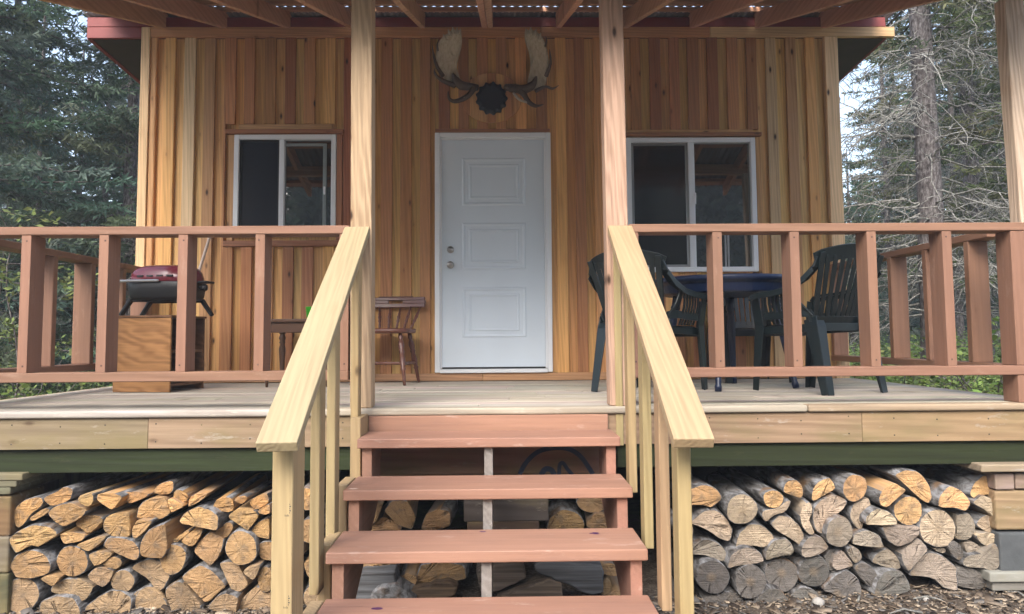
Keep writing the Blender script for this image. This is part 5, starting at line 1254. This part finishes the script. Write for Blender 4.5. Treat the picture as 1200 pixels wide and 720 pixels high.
SE = spruce('e', 9.5, .085, 1.8, 1.1, 1.6, per=3, step=.16, hue=(.100, .124, .054), ragged=.5, dead_step=.07)
SF = spruce('f', 6.0, .06, 1.4, .2, .5, per=4, step=.17, hue=(.078, .120, .080), ragged=.4)
GL = 'spruces behind the grill side of the porch'; GR = 'spruces behind the table side of the porch'
lt = 'dense dark green spruce standing in the woods behind the grill side railing'
rt = 'shaggy grey green spruce standing in the woods behind the table side railing'
put_tree(SA, -62, 3.6, 'tall dark spruce nearest the photo edge on the grill side', GL, 1.05)
put_tree(SB, 148, 5.0, 'slim spruce with a bare grey lower trunk beside the cabin corner on the grill side', GL)
for px, y, pr_, s in ((88, 7.0, SF, 1.0), (40, 6.5, SC, .62), (118, 10.0, SB, .8), (8, 8.0, SB, 1.0), (66, 15, SF, .8), (168, 12.0, SA, .9), (-40, 7.0, SB, 1.1), (130, 19, SB, .85), (95, 24, SF, 1.0), (22, 20, SA, 1.0), (60, 30, SF, 1.5), (172, 25, SA, 1.0), (5, 30, SA, 1.0), (110, 35, SC, .9), (150, 40, SB, 1.0), (35, 45, SA, 1)):
    put_tree(pr_, px, y, lt, GL, s*random.uniform(.95, 1.05))
put_tree(SD, 1096, 3.0, 'tall spruce with a thick bare grey trunk and dead pale branches beyond the railing', GR, 1.0, rz=2.2)
put_tree(SD, 1150, 6.0, 'second bare trunked dead branched spruce behind the thick grey trunk', GR, .9, rz=.4)
for px, y, pr_, s in ((1000, 9.5, SF, .75), (1215, 4.2, SE, 1.05), (1045, 11.0, SE, .9), (1125, 9.0, SE, 1.0), (1185, 9.0, SB, .9), (1105, 14, SA, .95), (1165, 15, SC, 1.0), (1012, 17, SF, .9), (1060, 20, SA, .9), (1200, 17, SA, 1.0), (1240, 8, SD, .9), (1020, 28, SF, 1.3), (1130, 25, SA, 1.1), (1090, 32, SA, 1), (985, 34, SF, 1.3), (1180, 30, SA, 1.1), (1050, 40, SA, .8)):
    put_tree(pr_, px, y, rt, GR, s*random.uniform(.95, 1.05))

# broad leaved saplings and ground plants
def leaves(c, nrm, size, col):
    """pointed oval leaves: centres c, sizes, random headings"""
    N = len(c); a = rng.normal(0, 1, (N, 3)); a -= nrm*(a*nrm).sum(1, keepdims=True); a /= np.linalg.norm(a, axis=1, keepdims=True)+1e-9; w = np.cross(nrm, a)
    l = size[:, None]; V = np.concatenate([c-a*l*.5, c+w*l*.30-nrm*l*.06, c+a*l*.5-nrm*l*.1, c-w*l*.30-nrm*l*.06]); i0 = np.arange(N)
    return V, np.stack([i0, i0+N, i0+2*N, i0+3*N], 1), col
def undergrowth(name, label, boxes):
    C = []; S = []; K = []
    for x0, x1, y0, y1, n, hmax, tone in boxes:
        px = rng.uniform(x0, x1, n); py = rng.uniform(y0, y1, n); g = gz(px, py)
        cl = .5+.5*np.sin(px*2.3+1)*np.sin(py*1.9+.5); keep = rng.uniform(0, 1, n) < .35+.65*cl; px, py, g, cl = px[keep], py[keep], g[keep], cl[keep]
        for i in range(len(px)):
            h = hmax*rng.uniform(.25, 1)*(.4+.6*cl[i]); m_ = int(rng.integers(5, 14)); rr = rng.uniform(.02, .16, m_); aa = rng.uniform(0, 2*PI, m_)
            C.append(np.stack([px[i]+rr*np.cos(aa), py[i]+rr*np.sin(aa), g[i]+h*rng.uniform(.25, 1, m_)], 1)); S.append(np.full(m_, rng.uniform(.035, .085))*rng.uniform(.7, 1.2, m_))
            K.append(np.array(tone)*rng.uniform(.55, 1.4)*rng.uniform(.85, 1.15, (m_, 3)))
    C = np.concatenate(C); S = np.concatenate(S); K = np.concatenate(K); nn = rng.normal(0, .45, C.shape)+np.array([0, -.15, 1]); nn /= np.linalg.norm(nn, axis=1, keepdims=True)
    v, f_, k = leaves(C, nn, S, K); o = bpy.data.objects.new(name, raw_mesh(name, v, f_, k, [M['leaf']])); COL.objects.link(o); tag(o, label, 'undergrowth', kind='stuff')
YG = (.20, .27, .075); DG = (.12, .18, .06)
undergrowth('undergrowth', 'leafy green undergrowth on the forest floor behind the grill side railing', [(-7.5, -3.15, -2.3, 1.5, 3000, .50, YG), (-10, -4, 1, 7, 2200, .5, DG), (-16, -7, 6, 16, 1200, .7, DG)])
undergrowth('undergrowth', 'leafy green undergrowth on the forest floor behind the table side railing', [(3.3, 6.5, -1.0, 3.0, 2600, .80, YG), (3.6, 9, 2, 7, 3000, .85, YG), (6, 15, 6, 16, 1200, .7, DG)])
def sapling(x, y, h, nst, nl, tone, label, name='leafy_shrub', cat='shrub', spread=.5, size=.07, group=None):
    z = float(gz(x, y)); t = thing(name, (x, y, z), label, cat, group); segs = []; C = []
    for k in range(nst):
        d = rng.normal(0, spread, 2)*h*.5; u = np.linspace(0, 1, 7)[:, None]; p = np.array([x, y, z-.03])+np.concatenate([d[None, :]*u**1.4, h*rng.uniform(.6, 1)*u], 1)+np.cumsum(rng.normal(0, .02*h, (7, 3)), 0)*(u > 0); segs.append((p, np.linspace(.012, .003, 7)))
        for j in range(5):
            q0 = p[int(rng.integers(2, 7))]; d2 = rng.normal(0, 1, 3)*np.array([1, 1, .35]); d2 /= np.linalg.norm(d2); l = h*rng.uniform(.12, .3); u3 = np.linspace(0, 1, 4)[:, None]; pp = q0+d2*l*u3; segs.append((pp, np.array([.005, .004, .003, .002])))
            m_ = max(3, int(nl/(nst*5))); C.append(q0+d2*l*rng.uniform(.2, 1.1, (m_, 1))+rng.normal(0, .05, (m_, 3)))
    C = np.concatenate(C); K = np.array(tone)*rng.uniform(.6, 1.35, (len(C), 1))*rng.uniform(.9, 1.1, (len(C), 3)); nn = rng.normal(0, .5, C.shape)+np.array([0, -.2, 1]); nn /= np.linalg.norm(nn, axis=1, keepdims=True)
    v, f_, k = leaves(C, nn, size*rng.uniform(.6, 1.3, len(C)), K); off = np.array([x, y, z])
    o = bpy.data.objects.new('foliage', raw_mesh('foliage', v-off, f_, k, [M['leaf']])); COL.objects.link(o); o.parent = t
    v, f_ = tubes_np(segs, 5); o = bpy.data.objects.new('stem', raw_mesh('stem', v-off, f_, np.array([.2, .2, .2]), [M['trunk']], smooth=True)); COL.objects.link(o); o.parent = t
p = at(12, 392, 1.2); sapling(p.x, 1.2, 2.9, 4, 900, (.20, .25, .085), 'thin birch sapling with pale yellow green leaves at the grill side photo edge', 'birch_sapling', 'sapling', .20, .075)
p = at(156, 392, 1.8); sapling(p.x, 1.8, 2.1, 3, 330, (.18, .24, .08), 'small pale leaved sapling close beside the cabin corner board', 'birch_sapling', 'sapling', .14, .055)
p = at(1165, 392, .8); sapling(p.x, .8, 1.1, 7, 420, (.11, .165, .035), 'leafy green shrub beyond the side railing near the deck corner post', spread=.6, size=.085)
p = at(1060, 392, 1.6); sapling(p.x, 1.6, .9, 6, 260, (.12, .17, .036), 'low leafy shrub before the thick grey spruce trunk', spread=.6, size=.075)
p = at(1120, 392, 2.2); sapling(p.x, 2.2, .85, 6, 240, (.10, .15, .034), 'low leafy shrub between the grey trunk and the corner post', spread=.6, size=.075)
p = at(30, 392, .6); sapling(p.x, .6, .75, 6, 260, (.12, .165, .04), 'low bushy shrub behind the grill side railing', spread=.7, size=.065)
for i, (px, y, r_, lb) in enumerate(((1078, -.9, .17, 'broad pale grey boulder lying beside the deck edge'), (1102, -1.15, .10, 'smaller tan boulder beside the broad pale one'), (1150, -1.5, .12, 'dark mossy stone nearest the deck corner post'))):
    p = at(px, 440, y); p.x = max(p.x, 3.2); z = float(gz(p.x, y)); b_ = MB(); P = []
    for a_ in range(7):
        for k in range(14):
            th_ = PI*(a_+.5)/7; ph_ = 2*PI*k/14; rr = r_*(1+random.uniform(-.12, .12)); P.append((p.x+rr*1.3*math.sin(th_)*math.cos(ph_), y+rr*math.sin(th_)*math.sin(ph_), z+.05+rr*.65*math.cos(th_)))
    b_.add(P, [(a_*14+k, a_*14+(k+1) % 14, (a_+1)*14+(k+1) % 14, (a_+1)*14+k) for a_ in range(6) for k in range(14)] + [tuple(range(14)), tuple(6*14+k for k in range(14))])
    o = b_.build('boulder', M['rock'], None, smooth=True); tag(o, lb, 'boulder')

# woods across the clearing, seen in the window panes
B = []; D = []; LL = []; TT = []
for k in range(46):
    x = -34+68*k/45+rng.uniform(-1, 1); y = -34+rng.uniform(-7, 3); H = rng.uniform(12, 19); n = 620; z = rng.uniform(.05, 1, n)**1.2*H; az = rng.uniform(0, 2*PI, n); l = (1-z/H)*2.4+.3
    B.append(np.stack([x+0*az, y+0*az, z-1], 1)); D.append(np.stack([np.cos(az), np.sin(az), np.full(n, -.25)], 1)/1.03); LL.append(l); TT.append(np.tile(np.array([.09, .13, .065])*rng.uniform(.6, 1.4), (n, 1)))
v, f_, k = needles(np.concatenate(B), np.concatenate(D), np.concatenate(LL), np.concatenate(TT), .22, .6, .28)
o = bpy.data.objects.new('far_forest', raw_mesh('far_forest', v, f_, k, [M['needle']])); COL.objects.link(o); tag(o, 'far off wood across the clearing, seen mirrored in the window panes', 'forest', kind='stuff')

B = []; D = []; LL = []; TT = []
for k in range(90):
    x = -110+220*k/89+rng.uniform(-1.5, 1.5); y = 62+rng.uniform(-6, 10)-abs(x)*.25; H = rng.uniform(8, 13); n = 260; z = rng.uniform(.03, 1, n)**1.2*H; az = rng.uniform(0, 2*PI, n); l = (1-z/H)*2.0+.3
    B.append(np.stack([x+0*az, y+0*az, z-.2], 1)); D.append(np.stack([np.cos(az), np.sin(az), np.full(n, -.25)], 1)/1.03); LL.append(l); TT.append(np.tile(np.array([.075, .118, .08])*rng.uniform(.7, 1.2), (n, 1)))
v, f_, k = needles(np.concatenate(B), np.concatenate(D), np.concatenate(LL), np.concatenate(TT), .22, .65, .3)
o = bpy.data.objects.new('far_forest', raw_mesh('far_forest', v, f_, k, [M['needle']])); COL.objects.link(o); tag(o, 'far off mass of conifers closing the woods behind the cabin', 'forest', kind='stuff')

# ------------------------------------------------------------------ daylight
to_sun = Vector((-0.25, -0.75, 0.66)).normalized()
w_ = bpy.data.worlds.new('World'); sc.world = w_; w_.use_nodes = True; nt = w_.node_tree
bg = nt.nodes['Background']; sky = nt.nodes.new('ShaderNodeTexSky'); sky.sky_type = 'NISHITA'; sky.sun_disc = False
sky.sun_elevation = math.asin(to_sun.z); sky.sun_rotation = math.atan2(to_sun.x, to_sun.y); sky.air_density = 1.0; sky.dust_density = 3.0
hs = nt.nodes.new('ShaderNodeHueSaturation'); hs.inputs['Saturation'].default_value = 0.85; L(nt, sky.outputs[0], hs.inputs['Color'])
L(nt, hs.outputs[0], bg.inputs['Color']); bg.inputs['Strength'].default_value = 0.15
sd = bpy.data.lights.new('sun', 'SUN'); sd.energy = 1.4; sd.angle = math.radians(40); sd.color = (1, .97, .93)
so = bpy.data.objects.new('sun', sd); COL.objects.link(so); so.rotation_euler = (-to_sun).to_track_quat('-Z', 'Y').to_euler()
sc.view_settings.view_transform = 'Standard'; sc.view_settings.look = 'None'; sc.view_settings.gamma = 1; sc.view_settings.use_curve_mapping = False
sc.view_settings.exposure = 1.75
hz_ = MB(); hz_.box((-150, -70, -3.5), (150, 110, 24)); o = hz_.build('haze', [], None)
hm = bpy.data.materials.new('haze_air'); hm.use_nodes = True; hn = hm.node_tree; hn.nodes.clear()
vo = hn.nodes.new('ShaderNodeVolumePrincipled'); vo.inputs['Color'].default_value = (.86, .92, 1, 1); vo.inputs['Density'].default_value = HAZE; vo.inputs['Anisotropy'].default_value = 0.1
hn.links.new(vo.outputs[0], hn.nodes.new('ShaderNodeOutputMaterial').inputs['Volume']); o.data.materials.append(hm); tag(o, 'thin pale haze in the woods around the cabin', 'haze', kind='stuff')
sc.cycles.volume_bounces = 0
sc.cycles.max_bounces = 8; sc.cycles.diffuse_bounces = 5; sc.cycles.use_denoising = True
